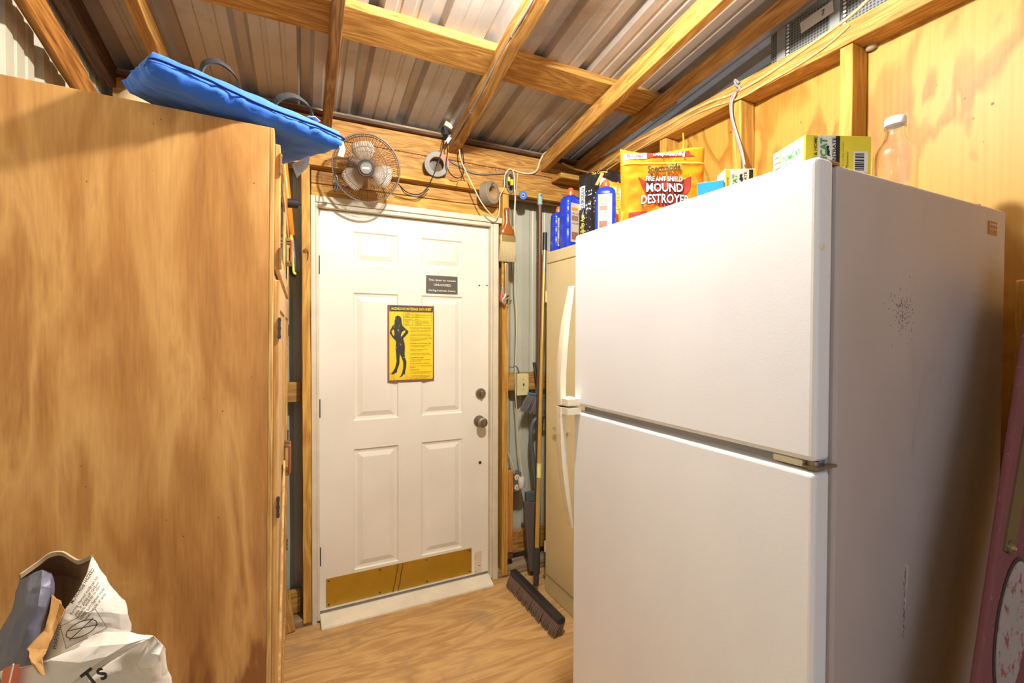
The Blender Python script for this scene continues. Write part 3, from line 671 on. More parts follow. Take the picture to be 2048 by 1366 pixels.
mb.build('bag_body', M_bag, BG, smooth='auto', angle=30, solid=.002)
# kraft liner torn strip, orange stitched band
mb = MB(); quadstrip(mb, [[bp(104, 1190, .722), bp(120, 1204, .74), bp(130, 1218, .722)], [bp(98, 1225, .712), bp(112, 1235, .722), bp(121, 1240, .712)], [bp(88, 1262, .705), bp(98, 1268, .70), bp(105, 1275, .702)], [bp(56, 1298, .682), bp(76, 1300, .675), bp(92, 1300, .69)], [bp(60, 1322, .632), bp(72, 1330, .625), bp(84, 1318, .63)], [bp(78, 1345, .625), bp(86, 1352, .622), bp(92, 1350, .625)]])
mb.build('kraft_liner', M_kraft, BG, smooth='auto', solid=.0012)
mb = MB(); quadstrip(mb, [[bp(6, 1338, .634), bp(22, 1331, .630), bp(40, 1327, .628)], [bp(2, 1366, .63), bp(18, 1366, .626), bp(32, 1366, .624)], [bp(-4, 1440, .63), bp(10, 1440, .626), bp(26, 1440, .624)]])
ob_ = mb.build('orange_band', plain('orange_red_tape', (.72, .16, .05), .6), BG)
mb = MB(); mb.tube([bp(27-i*1.1, 1328+i*5, .620) for i in range(18)], .0009, 5); mb.build('stitching', M_white, ob_)
BIG = M_black
def btext(body, x, y, d, x2, y2, sz, mat=M_black, par=BG):
    o = bp(x, y, d); e = bp(x2, y2, d+.0); u = (e-o); w = u.length; v = (-Fw).cross(u).normalized(); text(body, o - Fw*.004, u, v, sz, mat, par, width=w, name='printing', bold=.02 if sz > .02 else .008)
btext('MONOXIDE HAZARD', 152, 1204, .700, 196, 1136, .0075)
btext('Burning charcoal inside can kill', 150, 1226, .697, 203, 1152, .006)
btext('you. It gives off carbon', 158, 1228, .695, 205, 1162, .006)
btext('monoxide, which has no odor.', 162, 1233, .693, 208, 1168, .006)
btext('NEVER burn charcoal inside', 169, 1236, .692, 216, 1174, .006)
btext('homes, vehicles or tents.', 177, 1239, .692, 219, 1184, .006)
btext('WARNING', 119, 1296, .684, 130, 1246, .009)
mb = MB(); cc = bp(163, 1258, .672); uu = (Rt*.9+Up*.42).normalized(); vv = (-Fw).cross(uu).normalized()
mb.tube([cc + uu*(.024*math.cos(t)) + vv*(.010*math.sin(t)) for t in [k*math.pi/16 for k in range(32)]], .0006, 5, closed=True)
mb.tube([cc - uu*.022 - vv*.007, cc + uu*.022 + vv*.007], .0006, 5); mb.tube([cc - uu*.020 + vv*.006, cc + uu*.024 - vv*.004], .0006, 5)
fr_ = [cc + uu*a + vv*b2 for a, b2 in ((-.032, -.016), (.034, -.014), (.030, .018), (-.026, .016))]; mb.tube(fr_, .0004, 5, closed=True)
mb.build('no_indoor_use_symbol', M_black, BG)
btext('r Ts', 165, 1392, .622, 224, 1346, .034, BIG)

ctex = bpy.data.textures.new('paper_crumple', 'CLOUDS'); ctex.noise_scale = .035; ctex.noise_depth = 3
for o_ in BG.children:
    if o_.type == 'MESH' and o_.name.split('.')[0] in ('torn_left_side', 'bag_lining', 'printed_side', 'folded_front', 'crumpled_corner', 'bag_body', 'kraft_liner'):
        q_ = o_.modifiers.new('fine', 'SUBSURF'); q_.subdivision_type = 'SIMPLE'; q_.levels = q_.render_levels = 3
        d_ = o_.modifiers.new('crumple', 'DISPLACE'); d_.texture = ctex; d_.strength = .007 if 'printed' not in o_.name else .0035; d_.mid_level = .5
# ---- red painted board leaning at the right ----
A = PY(2064, 620, .385); B = PY(1956, 1366, .365); dr = (A-B).normalized()
P0 = B + dr*((.004-B.z)/dr.z); P1 = B + dr*((1.60-B.z)/dr.z)
RBt = thing('red_board', 'worn red painted board leaning against the fridge side at the right edge', 'board', (P0.x+.15, .35, 0))
M_red = plain('faded_red_paint', (.21, .065, .075), .75, spots=((.30, .14, .13), 60, .62), bumpy=60)
sdx = V((dr.z, 0, -dr.x)); nrm = dr.cross(sdx).normalized(); 
if nrm.y > 0: nrm = -nrm
ww = .30
def RB(u_, v_, n_=0): return P0 + dr*u_ + sdx*v_ + nrm*n_
L_ = (P1-P0).length; mb = MB(); mb.hexa([RB(0, 0, -.012), RB(0+.12, ww, -.012), RB(0+.12, ww, 0), RB(0, 0, 0), RB(L_, 0, -.012), RB(L_, ww, -.012), RB(L_, ww, 0), RB(L_, 0, 0)])
mb.build('board_panel', M_red, RBt, bevel=.004)
c0 = PY(2030, 1097, .362); q = c0-P0; cu, cv = q.dot(dr), q.dot(sdx)
mb = MB(); mb.lathe([(.0125, 0), (.0125, .003), (.007, .004), (.006, .008), (.003, .009), (0, .006)], RB(cu, cv, .003), nrm, 24); mb.build('washer', M_nick, RBt, smooth='auto')
mb = MB(); mb.hexa([RB(cu-.010, cv-.020, 0), RB(cu-.010, cv+.028, 0), RB(cu-.010, cv+.028, .003), RB(cu-.010, cv-.020, .003), RB(cu+.30, cv+.0, 0), RB(cu+.30, cv+.05, 0), RB(cu+.30, cv+.05, .003), RB(cu+.30, cv+.0, .003)])
mb.build('olive_strip', plain('olive_painted_strip', (.16, .12, .055), .5, spots=((.4, .38, .3), 12, .66)), RBt)
M_flk = plain('flaking_white_paint', (.40, .37, .365), .75, spots=((.30, .08, .08), 34, .54), bumpy=60)
cc = PY(2040, 1262, .352); q = cc-P0; cu, cv = q.dot(dr), q.dot(sdx)
el = [(.125*math.cos(t), .066*math.sin(t)) for t in [k*math.pi/24 for k in range(48)]]
MB().prism([(x*1.05, y*1.08) for x, y in el], RB(cu, cv+.012, .0005), dr, sdx, .0015, nrm).build('dark_oval_line', plain('dark_outline', (.07, .035, .045), .6), RBt)
MB().prism(el, RB(cu, cv+.012, .0025), dr, sdx, .0015, nrm).build('flaking_oval', M_flk, RBt)

# ================= FRIDGE =================
FY0, FY1, FX = .478, 1.203, .806; ZG = 1.200; ZT = 1.7185
FRG = thing('refrigerator', 'large white top-freezer refrigerator with grimy side, filling the right half', 'refrigerator', (1.17, .84, 0))
mb = MB(); mb.box(.862, 1.54, FY0, FY1, .03, 1.712); mb.build('case', M_frs, FRG, bevel=.008, seg=3)
mb = MB(); mb.box(.853, .864, FY0+.010, FY1-.010, .06, 1.70); mb.build('door_gasket', plain('grey_gasket', (.45, .46, .52), .45), FRG)
mb = MB(); mb.box(FX, .852, FY0, FY1, ZG, ZT); mb.build('freezer_door', M_fr, FRG, bevel=.010, seg=4)
mb = MB(); mb.box(FX, .852, FY0, FY1, .10, ZG-.018); mb.build('lower_door', M_fr, FRG, bevel=.008, seg=4)
mb = MB(); mb.box(.87, .93, FY0+.02, FY1-.02, .0, .09); mb.build('toe_grille', M_blkp, FRG)
# the divider seen through the gap
mb = MB(); mb.box(.838, .866, FY0+.015, FY1-.015, ZG-.03, ZG+.012); mb.build('divider_rail', plain('grey_rail', (.50, .50, .52), .5), FRG)
mb = MB(); mb.box(FX+.010, .850, .505, .560, ZG-.0145, ZG-.002); mb.build('hinge_cover', M_hdl, FRG, bevel=.003)
mb = MB(); mb.box(FX+.008, .870, FY0-.001, .503, ZG-.0135, ZG-.0085); mb.cyl((FX+.020, .492, ZG-.016), (FX+.020, .492, ZG-.001), .009, seg=20); mb.build('middle_hinge', M_nick, FRG, smooth='auto')
mb = MB(); mb.prism([(0, 0), (.055, 0), (.055, .014), (.04, .022), (0, .022)], (.824, .484, 1.712), (1, 0, 0), (0, 1, 0), .008); mb.build('top_hinge', M_nick, FRG, bevel=.003)
def handle(zs, xs, ws, foot_z, nm):
    """bowed side-mounted grip: stands off the door edge, blends flat at one end"""
    mb = MB(); rings = []
    for z, x, w in zip(zs, xs, ws):
        y0, y1 = FY1-.006, FY1+.030
        rings.append([(FX-x-w, y0+.004, z), (FX-x-w, y1-.006, z), (FX-x-w+.004, y1, z), (FX-x, y1, z), (FX-x+.002, y0+.008, z), (FX-x-.001, y0, z)])
    mb.ringloft(rings)
    mb.box(FX-.045, FX+.004, FY1-.036, FY1+.028, foot_z-.010, foot_z+.010)
    return mb.build(nm, M_hdl, FRG, bevel=.004, smooth='auto')
zs_ = [1.222, 1.26, 1.34, 1.42, 1.48, 1.535, 1.58]
handle([1.203, 1.24, 1.30, 1.38, 1.45, 1.52, 1.565], [.030, .031, .030, .025, .018, .008, .002], [.018, .018, .018, .017, .014, .008, .003], 1.213, 'freezer_handle')
handle([1.196, 1.15, 1.08, 1.02, .95, .88, .82], [.030, .030, .028, .024, .018, .009, .001], [.018, .018, .018, .017, .014, .010, .003], 1.186, 'door_handle')
a = PY(1976, 441, FY0); c = PY(1993, 472, FY0)
mb = MB(); mb.box(a.x, c.x, FY0-.001, FY0, c.z, a.z); st = mb.build('warning_label', plain('orange_brown_sticker', (.42, .16, .05), .5), FRG)
text('WARNING', (a.x+.002, FY0-.0015, a.z-.010), (1, 0, 0), (0, 0, 1), .006, M_white, st, width=c.x-a.x-.004)
text('read manual', (a.x+.002, FY0-.0015, a.z-.020), (1, 0, 0), (0, 0, 1), .005, M_white, st, width=c.x-a.x-.004)
c = PY(1644, 494, FY0); MB().lathe([(.006, 0), (.005, .002), (0, .003)], (c.x, FY0, c.z), (0, -1, 0), 16).build('screw_plug', M_hdl, FRG, smooth='auto')
# scuffs and a long scrape on the side
M_scuff = plain('brown_scuff', (.25, .165, .12), .8)
mb = MB()
for i in range(170):
    px_, py_ = 1805+random.gauss(0, 11), 625+random.gauss(0, 26); p = PY(px_, py_, FY0); s_ = random.uniform(.0003, .0009); mb.box(p.x-s_*.6, p.x+s_*.6, FY0-.0004, FY0, p.z-s_*2, p.z+s_*2)
for i in range(80):
    t = random.random(); px_, py_ = 1812-6*t+random.gauss(0, 1.3), 1128+150*t; p = PY(px_, py_, FY0); s_ = random.uniform(.0005, .0013)*(1.3-t); mb.box(p.x-s_, p.x+s_, FY0-.0004, FY0, p.z-s_*3, p.z+s_*3)
tag(mb.build('scuff_marks', M_scuff, FRG), kind='stuff')
MB().ringloft([[PY(x, y, FY0)+V((0, dy, 0)) for x, y, dy in ((1812, 1128, 0), (1815, 1126, 0), (1814, 1126, -.004), (1812.5, 1128, -.004))], [PY(x, y, FY0)+V((0, dy, 0)) for x, y, dy in ((1809, 1215, 0), (1811, 1215, 0), (1810.5, 1215, -.001), (1810, 1215, -.001))]]).build('dent_ridge', M_frs, FRG)

c = PY(568, 405, 1.86); off_ = V((.012, 0, 0))
MB().lathe([(.0165, 0), (.0165, .036), (.014, .038), (.005, .038), (.005, .046), (0, .046)], V((.022, 1.86, c.z)), (1, -.05, 0), 24).build('door_knob', M_blkp, ups[1], smooth='auto')
# ================= LOCKER behind the fridge =================
LK = thing('metal_locker', 'tall tan steel locker standing between the door wall and the fridge', 'locker', (1.52, 1.85, 0))
lx0, ly0, ly1, lz = 1.300, 1.42, 2.215, 1.862
mb = MB(); mb.box(lx0+.020, 1.74, ly0, ly1, .0, lz); mb.build('locker_body', M_locker, LK, bevel=.006, seg=3)
mb = MB(); mb.box(lx0, lx0+.021, ly0, ly1, lz-.062, lz); mb.build('top_rail', M_locker, LK, bevel=.006, seg=3)
mb = MB(); mb.box(lx0, lx0+.021, ly0, ly1, 0, .098); mb.build('bottom_rail', M_locker, LK, bevel=.006, seg=3)
mb = MB(); mb.box(lx0-.004, lx0+.018, 1.822, ly1-.012, .102, lz-.066); mb.box(lx0-.004, lx0+.018, ly0+.012, 1.816, .102, lz-.066); ld = mb.build('locker_door', M_locker, LK, bevel=.004, seg=3)
c = PX(1122, 862, lx0-.012)
mb = MB(); mb.cyl((lx0-.004, 1.99, c.z), (lx0-.03, 1.99, c.z), .010); mb.bar((lx0-.026, 1.975, c.z-.004), (lx0-.026, 2.09, c.z+.006), .010, .014); mb.build('lever_handle', M_chrome, LK, bevel=.002)
for z in (.25, 1.62): MB().cyl((lx0-.005, ly1-.010, z-.03), (lx0-.005, ly1-.010, z+.03), .005, seg=10).build('hinge', M_locker, LK, smooth='auto')

# ---- things on the locker ----
M_bottle = plain('royal_blue_bottle', (.012, .045, .50), .22)
M_lab = plain('pale_label', (.50, .44, .36), .5)
def squeeze(name, lab, x, y, z, h, rot, capc=M_redc):
    T = thing(name, lab, 'bottle', (x, y, z)); rings = []
    w, d = h*.18, h*.135; cr, sr = math.cos(rot), math.sin(rot)
    prof = [(0, .93), (.02, 1), (.30, .985), (.31, .96), (.32, .985), (.52, .97), (.53, .945), (.54, .97), (.70, .955), (.71, .93), (.72, .955), (.80, .90), (.84, .72), (.865, .40), (.87, .30), (.885, .30)]
    def rg(t, s, e=3.2):
        o = []
        for k in range(28):
            a = 2*math.pi*k/28; c_, s_ = math.cos(a), math.sin(a)
            px_ = w*s*math.copysign(abs(c_)**(2/e), c_); py_ = d*(s if s > .6 else s*1.3)*math.copysign(abs(s_)**(2/e), s_)
            o.append((x+px_*cr-py_*sr, y+px_*sr+py_*cr, z+h*t))
        return o
    mb = MB(); mb.ringloft([rg(t, s) for t, s in prof]); mb.build('bottle_body', M_bottle, T, smooth='auto', angle=50)
    MB().lathe([(w*.36, h*.875), (w*.36, h*.935), (w*.30, h*.945), (w*.22, h*.99), (w*.14, h), (0, h)], (x, y, z), (0, 0, 1), 24).build('cap', capc, T, smooth='auto')
    # label on the face turned to the room
    fx_, fy_ = (math.sin(rot), -math.cos(rot)); ux, uy = (cr, sr)
    o = V((x, y, z)) + V((fx_, fy_, 0))*(d*1.0) ; u = V((ux, uy, 0))
    lb = MB(); lb.prism([(-w*.66, h*.10), (w*.66, h*.10), (w*.66, h*.72), (-w*.66, h*.72)], o+V((fx_, fy_, 0))*.0005, u, (0, 0, 1), .0006, (fx_, fy_, 0)); L2 = lb.build('label', M_lab, T)
    oo = o + V((fx_, fy_, 0))*.0012
    for t, cc_, hh in ((.60, M_orange, .05), (.14, plain('brown_picture', (.28, .10, .05), .6), .12), (.44, plain('photo_patch', (.30, .16, .10), .6), .08)):
        MB().prism([(-w*.55, h*t), (w*.2, h*t), (w*.2, h*(t+hh)), (-w*.55, h*(t+hh))], oo, u, (0, 0, 1), .0004, (fx_, fy_, 0)).build('label_picture', cc_, L2)
    text('AMDRO', oo - u*w*.55 + V((0, 0, h*.655)), u, (0, 0, 1), .018, M_black, L2, width=w*1.0) if False else None
    text('KILLS ANTS', oo - u*w*.55 + V((0, 0, h*.385)), u, (0, 0, 1), .012, M_black, L2, width=w*.95)
    text('FIRE ANT', oo - u*w*.55 + V((0, 0, h*.54)), u, (0, 0, 1), .012, M_black, L2, width=w*.95)
    return T
squeeze('squeeze_bottle', 'tall royal blue bottle with orange cap on the locker, left of the black bag', 1.372, 2.085, lz, .325, .15)
squeeze('squeeze_bottle', 'blue bottle half hidden behind the tall one, leftmost on the locker', 1.352, 2.172, lz, .245, .05)
squeeze('squeeze_bottle', 'royal blue bottle with red cap and pictured label, right of the black bag', 1.338, 1.742, lz, .262, -.75)
# generic pouch: a pillowed bag standing on its base, facing n
def pouch(name, lab, mat, cx, cy, z, w, h, th, ang, lean=0, top=.25, crease=.006, seed=1, cat='bag', group=None, sub='pouch', tw=1.0):
    T = thing(name, lab, cat, (cx, cy, z), group)
    u = V((math.cos(ang), math.sin(ang), 0)); n = V((math.sin(ang), -math.cos(ang), 0)); up = V((0, 0, 1)) - n*lean; up.normalize()
    O = V((cx, cy, z)); nx, nz = 56, 60
    def pt(a, t, s):
        th_ = th*.5*max(0, 1-t)**.55*max(0, 1-abs(2*a-1)**5)**.5 + .0015
        wob = noise.noise(V((a*5, t*6, seed+s)))*crease + noise.noise(V((a*13, t*12, seed+s*2)))*crease*.40
        sc_ = 1+(tw-1)*t
        return O + u*((a-.5)*w*sc_) + up*(h*t + (.010*math.sin(a*5+seed) if t > .95 else 0)) + n*(s*th_ + wob*min(1, 4*(1-t)+.3))
    mb = MB(); F = {}
    for s in (-1, 1):
        for i in range(nx+1):
            for j in range(nz+1): F[s, i, j] = mb.b.verts.new(pt(i/nx, j/nz, s))
        for i in range(nx):
            for j in range(nz): mb.b.faces.new([F[s, i, j], F[s, i+1, j], F[s, i+1, j+1], F[s, i, j+1]])
    for i in range(nx):
        for j in (0, nz): mb.b.faces.new([F[-1, i, j], F[-1, i+1, j], F[1, i+1, j], F[1, i, j]])
    for j in range(nz):
        for i in (0, nx): mb.b.faces.new([F[-1, i, j], F[-1, i, j+1], F[1, i, j+1], F[1, i, j]])
    mb.build(sub, mat, T, smooth=True)
    surf = lambda a, t, lift=.0: pt(a, t, 1) + n*lift
    def patch(poly, mat_, nm, lift=.0012, par=T, res=24):
        """print that follows the bulge: outline in (a, t)"""
        b = bmesh.new(); vs_ = [b.verts.new((x, y, 0)) for x, y in poly]; f = b.faces.new(vs_)
        xs_ = [p[0] for p in poly]; ys_ = [p[1] for p in poly]
        for k in range(1, res):
            for co_, no_ in (((min(xs_)+(max(xs_)-min(xs_))*k/res, 0, 0), (1, 0, 0)), ((0, min(ys_)+(max(ys_)-min(ys_))*k/res, 0), (0, 1, 0))):
                bmesh.ops.bisect_plane(b, geom=b.verts[:]+b.edges[:]+b.faces[:], plane_co=co_, plane_no=no_)
        off = wloc(par)
        for v in b.verts: v.co = surf(v.co.x, v.co.y, lift) - off
        me = bpy.data.meshes.new(nm); b.to_mesh(me); b.free(); me.materials.append(mat_)
        for p in me.polygons: p.use_smooth = True
        o = bpy.data.objects.new(nm, me); COL.objects.link(o); o.parent = par; return o
    def words(body, a, t, wd, sz, mat_, bold=0, shear=0, lift=.0046, rot=0, arc=0, nm='lettering'):
        o = text(body, (0, 0, 0), (1, 0, 0), (0, 1, 0), sz, mat_, T, width=wd*w, bold=bold, shear=shear, name=nm, lift=0)
        off = wloc(T)
        b = bmesh.new(); b.from_mesh(o.data)
        bmesh.ops.triangulate(b, faces=b.faces); bmesh.ops.subdivide_edges(b, edges=b.edges, cuts=1)
        c_, s_ = math.cos(rot), math.sin(rot)
        for v in b.verts:
            q = v.co + off; x, y = q.x, q.y; y += arc*((x/(wd*w)-.5)**2); xr, yr = x*c_-y*s_, x*s_+y*c_
            v.co = surf(a + xr/w, t + yr/h, lift) - off
        b.to_mesh(o.data); b.free(); return o
    return T, surf, patch, words
M_ob = plain('orange_foil_bag', (.80, .22, .008), .24, spots=((.90, .48, .06), 9, .56))
M_drd = plain('maroon_print', (.30, .03, .02), .35)
M_wht = plain('glossy_white_print', (.90, .88, .82), .3)
M_gold2 = plain('golden_print', (.92, .58, .10), .3)
T, surf, patch, words = pouch('granule_bag', 'large orange and gold ant killer pouch standing on the fridge top', M_ob, .985, 1.022, 1.7125, .232, .234, .07, -.44, 0, seed=3, crease=.005, tw=1.05)
patch([(.02, .86), (.30, .875), (.30, .955), (.03, .95)], M_wht, 'white_corner_print')
patch([(.30, .885), (.88, .915), (.80, .955), (.55, .96), (.30, .955)], M_drd, 'maroon_banner')
patch([(.18, .64), (.26, .59), (.74, .62), (.82, .66), (.80, .50), (.70, .34), (.50, .24), (.30, .34), (.24, .48)], M_drd, 'shield_print')
patch([(.06, .20), (.28, .22), (.30, .12), (.12, .06), (.05, .08)], M_drd, 'maroon_ground')
patch([(.72, .24), (.95, .30), (.96, .20), (.80, .12), (.70, .14)], M_drd, 'maroon_ground')
M_grass = plain('grass_print', (.42, .52, .10), .45, spots=((.12, .25, .03), 90, .5))
patch([(.08, .0), (.10, .08), (.20, .14), (.30, .15), (.42, .12), (.55, .15), (.70, .14), (.88, .10), (.90, .0)], M_grass, 'grass_picture', .0022)
patch([(.33, .09), (.36, .14), (.46, .155), (.57, .14), (.60, .09), (.46, .075)], M_blkp, 'black_cap_print', .003)
patch([(.52, .80), (.60, .82), (.68, .845), (.60, .80)], M_green, 'leaf_print', .002); patch([(.54, .785), (.62, .79), (.72, .81), (.62, .775)], M_gold2, 'leaf_print', .002)
words('MOUNDS', .065, .888, .19, .018, M_drd, .02, rot=.03); words('Deep-Reaching', .37, .908, .38, .018, M_wht, .02, .2, rot=.02)
words('WON\'T ANTS ESCAPE', .08, .905, .17, .009, M_black, rot=.06) if False else None
words('Spectracide', .295, .682, .40, .030, plain('dark_olive_print', (.06, .04, .01), .4), .045, .25, lift=.0050, rot=.12)
words('Spectracide', .30, .685, .40, .030, M_gold2, .01, .25, rot=.12)
for t_, s_, wd, sz, a_ in (('FIRE ANT SHIELD', .590, .44, .019, .27), ('MOUND', .455, .44, .036, .27), ('DESTROYER', .32, .58, .036, .20)):
    words(t_, a_-.004, s_-.004, wd+.012, sz*1.04, plain('dark_brown_print', (.05, .02, .005), .4), .055, .05, lift=.0040, arc=-.02 if t_ == 'DESTROYER' else 0)
    words(t_, a_, s_, wd, sz, M_wht, .016, .05, arc=-.02 if t_ == 'DESTROYER' else 0)
words('GRANULES', .42, .235, .16, .010, M_gold2)
patch([(.0, .80), (1, .83), (1, .843), (0, .813)], M_gold2, 'zip_seal', .002)
# plain orange bag behind it
T, surf, patch, words = pouch('bait_bag', 'orange bag with yellow sideways lettering behind the big ant killer pouch', plain('deep_orange_bag', (.88, .30, .02), .35), 1.535, 1.835, lz, .18, .313, .06, -.52, seed=9)
def side_words(body, a, t, wdm, sz, mat_, par_words=words):
    return par_words(body, a, t, wdm/.18, sz, mat_, .01, rot=math.pi/2)
side_words("EXPERT'S", .30, .55, .10, .024, M_yel); side_words('CHOICE', .14, .62, .07, .022, M_yel); side_words('BAIT', .14, .18, .035, .014, M_black); side_words('KILLS', .25, .50, .045, .016, M_yel)
# black glossy bag on the locker
M_bb = plain('glossy_black_bag', (.022, .020, .019), .16)
T, surf, patch, words = pouch('insecticide_bag', 'crumpled glossy black bag clipped with a clothespin, on the locker', M_bb, 1.500, 1.995, lz, .235, .40, .10, -.60, seed=5, crease=.020, tw=.96)
patch([(.42, .66), (.50, .93), (.62, .90), (.95, .72), (.98, .55), (.80, .50), (.62, .56)], M_wht, 'white_burst', .002)
patch([(.50, .84), (.62, .90), (.92, .76), (.94, .66), (.72, .70)], M_redc, 'red_disc', .0035)
patch([(.02, .50), (.14, .52), (.14, .82), (.02, .80)], M_wht, 'name_panel', .002)
words('DURSBAN', .125, .515, .105*4.4*.24/.24, .026, M_black, .01, rot=math.pi/2)
words('Kills Fire Ants', .125, .16, .46, .026, M_yel, .02, rot=math.pi/2) 
words('100', .50, .33, .20, .030, M_wht, .01, rot=math.pi/2); words('MDX', .62, .62, .22, .05, M_black, .02, -.2); words('The Control', .28, .955, .36, .022, M_yel, 0, lift=.004)
for t_ in (.42, .32): patch([(.83+.04*math.cos(k*.785), t_+.025*math.sin(k*.785)) for k in range(8)], M_orange, 'orange_dot', .003)
a, c = PX(1204, 346, 1.435), PX(1192, 370, 1.42)
CP = thing('clothespin', 'wooden clothespin clipped to the top of the crumpled black bag', 'clothespin', a)
mb = MB(); mb.bar(a, c, .010, .006, (1, 0, 0)); mb.build('pin_arm', plain('pale_clothespin_wood', (.80, .55, .22), .6), CP, bevel=.001)
mb = MB(); mb.bar(a+V((.008, 0, 0)), c+V((.006, 0, 0)), .010, .006, (1, 0, 0)); mb.build('pin_arm', plain('pale_clothespin_wood', (.80, .55, .22), .6), CP, bevel=.001)
MB().torus(a.lerp(c, .45)+V((.004, 0, 0)), (0, 1, .3), .005, .0012, 16, 6).build('spring', M_dkm, CP)

# ---- cartons and jug on the fridge ----
M_ybox = plain('yellow_carton', (.88, .72, .03), .38); M_wbox = plain('white_carton', (.87, .84, .78), .45)
def carton(name, lab, corner, ang, lu, lv, h, mat, z=1.7125, tilt=0):
    T = thing(name, lab, 'box', (corner[0], corner[1], z)); u = V((math.cos(ang), math.sin(ang), 0)); v = V((-math.sin(ang), math.cos(ang), 0)); O = V((corner[0], corner[1], z))
    mb = MB(); c = [O, O+u*lu, O+u*lu+v*lv, O+v*lv]; mb.hexa(c+[p+V((0, 0, h)) for p in c]); mb.build('carton', mat, T, bevel=.0015)
    return T, O, u, v
T, O, u, v = carton('bait_carton', 'yellow and white rodent bait carton lying on the fridge front corner', (.935, .580), -.395, .138, .105, .103, M_ybox)
up = V((0, 0, 1))
def face(par, O_, a, b_, x0, x1, z0, z1, mat, nm, n, lift=.0006): return MB().prism([(x0, z0), (x1, z0), (x1, z1), (x0, z1)], O_ + n*.0002, a, b_, lift, n).build(nm, mat, par)
nf = -v
w1 = face(T, O, u, up, .026, .062, .002, .101, M_wbox, 'white_panel', nf)
face(T, O, u, up, .063, .071, .002, .101, M_black, 'black_strip', nf)
bc = face(T, O, u, up, .100, .130, .030, .072, M_wht, 'barcode_panel', nf)
mb = MB()
z_ = .034; random.seed(3)
while z_ < .068:
    t_ = random.choice((.0012, .002, .003)); mb.prism([(.103, z_), (.122, z_), (.122, z_+t_), (.103, z_+t_)], O+nf*.001, u, up, .0003, nf); z_ += t_+random.choice((.001, .0018))
mb.build('barcode', M_black, bc)
tx = lambda body, x, z, L, sz, mat, par=T, shear=0, bold=0: text(body, O + u*x + up*z + nf*.0011, up, -u, sz, mat, par, width=L, bold=bold, shear=shear)
tx('FARM & HOME', .0225, .034, .064, .0085, M_black, bold=.02); tx('TOMCAT', .043, .018, .078, .019, M_green, bold=.03); tx('LIQUID', .0520, .014, .038, .009, M_black, bold=.02); tx('CONCENTRATE', .0612, .009, .088, .0095, M_black, bold=.02)
tx('Contains 8 - 1.75 fl oz Units of Product', .078, .012, .078, .004, M_black); tx('Motomco', .088, .036, .034, .007, M_black, shear=.2)
blob = [(0, 0), (.004, .003), (.010, .002), (.016, .005), (.020, .003), (.022, .007), (.018, .010), (.012, .009), (.009, .012), (.007, .008), (.002, .007)]
MB().prism([(.052-y, .060+x) for x, y in blob][::-1], O+nf*.0009, u, up, .0004, nf).build('small_dark_emblem', M_black, T)
# left face (towards -X): white with print
nl = -u
face(T, O, v, up, .004, .102, .002, .101, M_wbox, 'white_panel', nl)
tl = lambda body, x, z, L, sz, mat, bold=0: text(body, O + v*(.104-x) + up*z + nl*.0012, -v, up, sz, mat, T, width=L, bold=bold)
tl('TOMCAT', .036, .070, .055, .016, M_green, .03); tl('LIQUID', .036, .058, .034, .008, M_black, .01); tl('CONCENTRATE', .036, .046, .062, .009, M_black, .01); tl('FARM & HOME', .050, .092, .045, .005, M_orange)
for z_ in (.040, .052, .064, .076, .088): face(T, O, v, up, .078, .096, z_, z_+.0012, M_black, 'drawn_rule', nl, .0012)
face(T, O, v, up, .074, .077, .035, .098, M_yel, 'yellow_rule', nl, .001)
T, O, u, v = carton('small_bait_carton', 'small white carton with sideways green lettering, behind the fridge front edge', (.952, .782), -.52, .072, .05, .100, M_wbox); nf = -v
for x0, x1, mt_, nm in ((0.001, .011, M_yel, 'yellow_strip'), (.056, .065, M_black, 'black_strip'), (.066, .071, M_yel, 'yellow_strip')): face(T, O, u, up, x0, x1, .002, .098, mt_, nm, nf)
tx = lambda body, x, z, L, sz, mat, par=T, shear=0, bold=0: text(body, O + u*x + up*z + nf*.0011, up, -u, sz, mat, par, width=L, bold=bold)
tx('TOMCAT', .028, .020, .066, .015, M_green, bold=.03); tx('CONCENTRATE', .050, .010, .082, .009, M_black, bold=.02); tx('FARM & HOME', .0085, .02, .06, .006, M_black)
MB().prism([(.044-y, .066+x) for x, y in blob][::-1], O+nf*.0009, u, up, .0004, nf).build('small_dark_emblem', M_black, T)
T, O, u, v = carton('blue_box', 'flat bright blue box between the orange pouch and the small carton', (.911, .828), -.9, .060, .05, .074, plain('bright_blue_card', (.02, .30, .80), .4))
JG = thing('glass_jug', 'empty dusty glass jug with white lid on the fridge top', 'jug', (1.45, .664, 1.7125))
M_gl = newmat('dusty_glass'); _m, _nt, _b = M_gl; _b.inputs['Base Color'].default_value = (1, 1, 1, 1); _b.inputs['Transmission Weight'].default_value = 1; _b.inputs['IOR'].default_value = 1.45
_nt.links.new(ramp(_nt, noise_(_nt, coords(_nt, (1, 1, 1), False), 14, 5, .7), [(.35, (.03, .03, .03)), (.75, (.22, .22, .22))]), _b.inputs['Roughness'])
Rj, Hj = .0475, .275
pr_ = [(0, .0), (.90, 0), (1, .02), (1, .60), (.97, .66), (.85, .71), (.64, .76), (.48, .80), (.43, .86), (.43, .90), (.50, .905), (.50, .925), (.43, .93), (.43, .965)]
outer = [(Rj*r, Hj*t) for r, t in pr_]; inner = [(max(Rj*r-.0022, 0), Hj*t+(.003 if i < 3 else 0)) for i, (r, t) in enumerate(pr_)][::-1]
MB().lathe(outer+inner, (1.45, .664, 1.7128), (0, 0, 1), 40).build('jug_body', _m, JG, smooth='auto', angle=60)
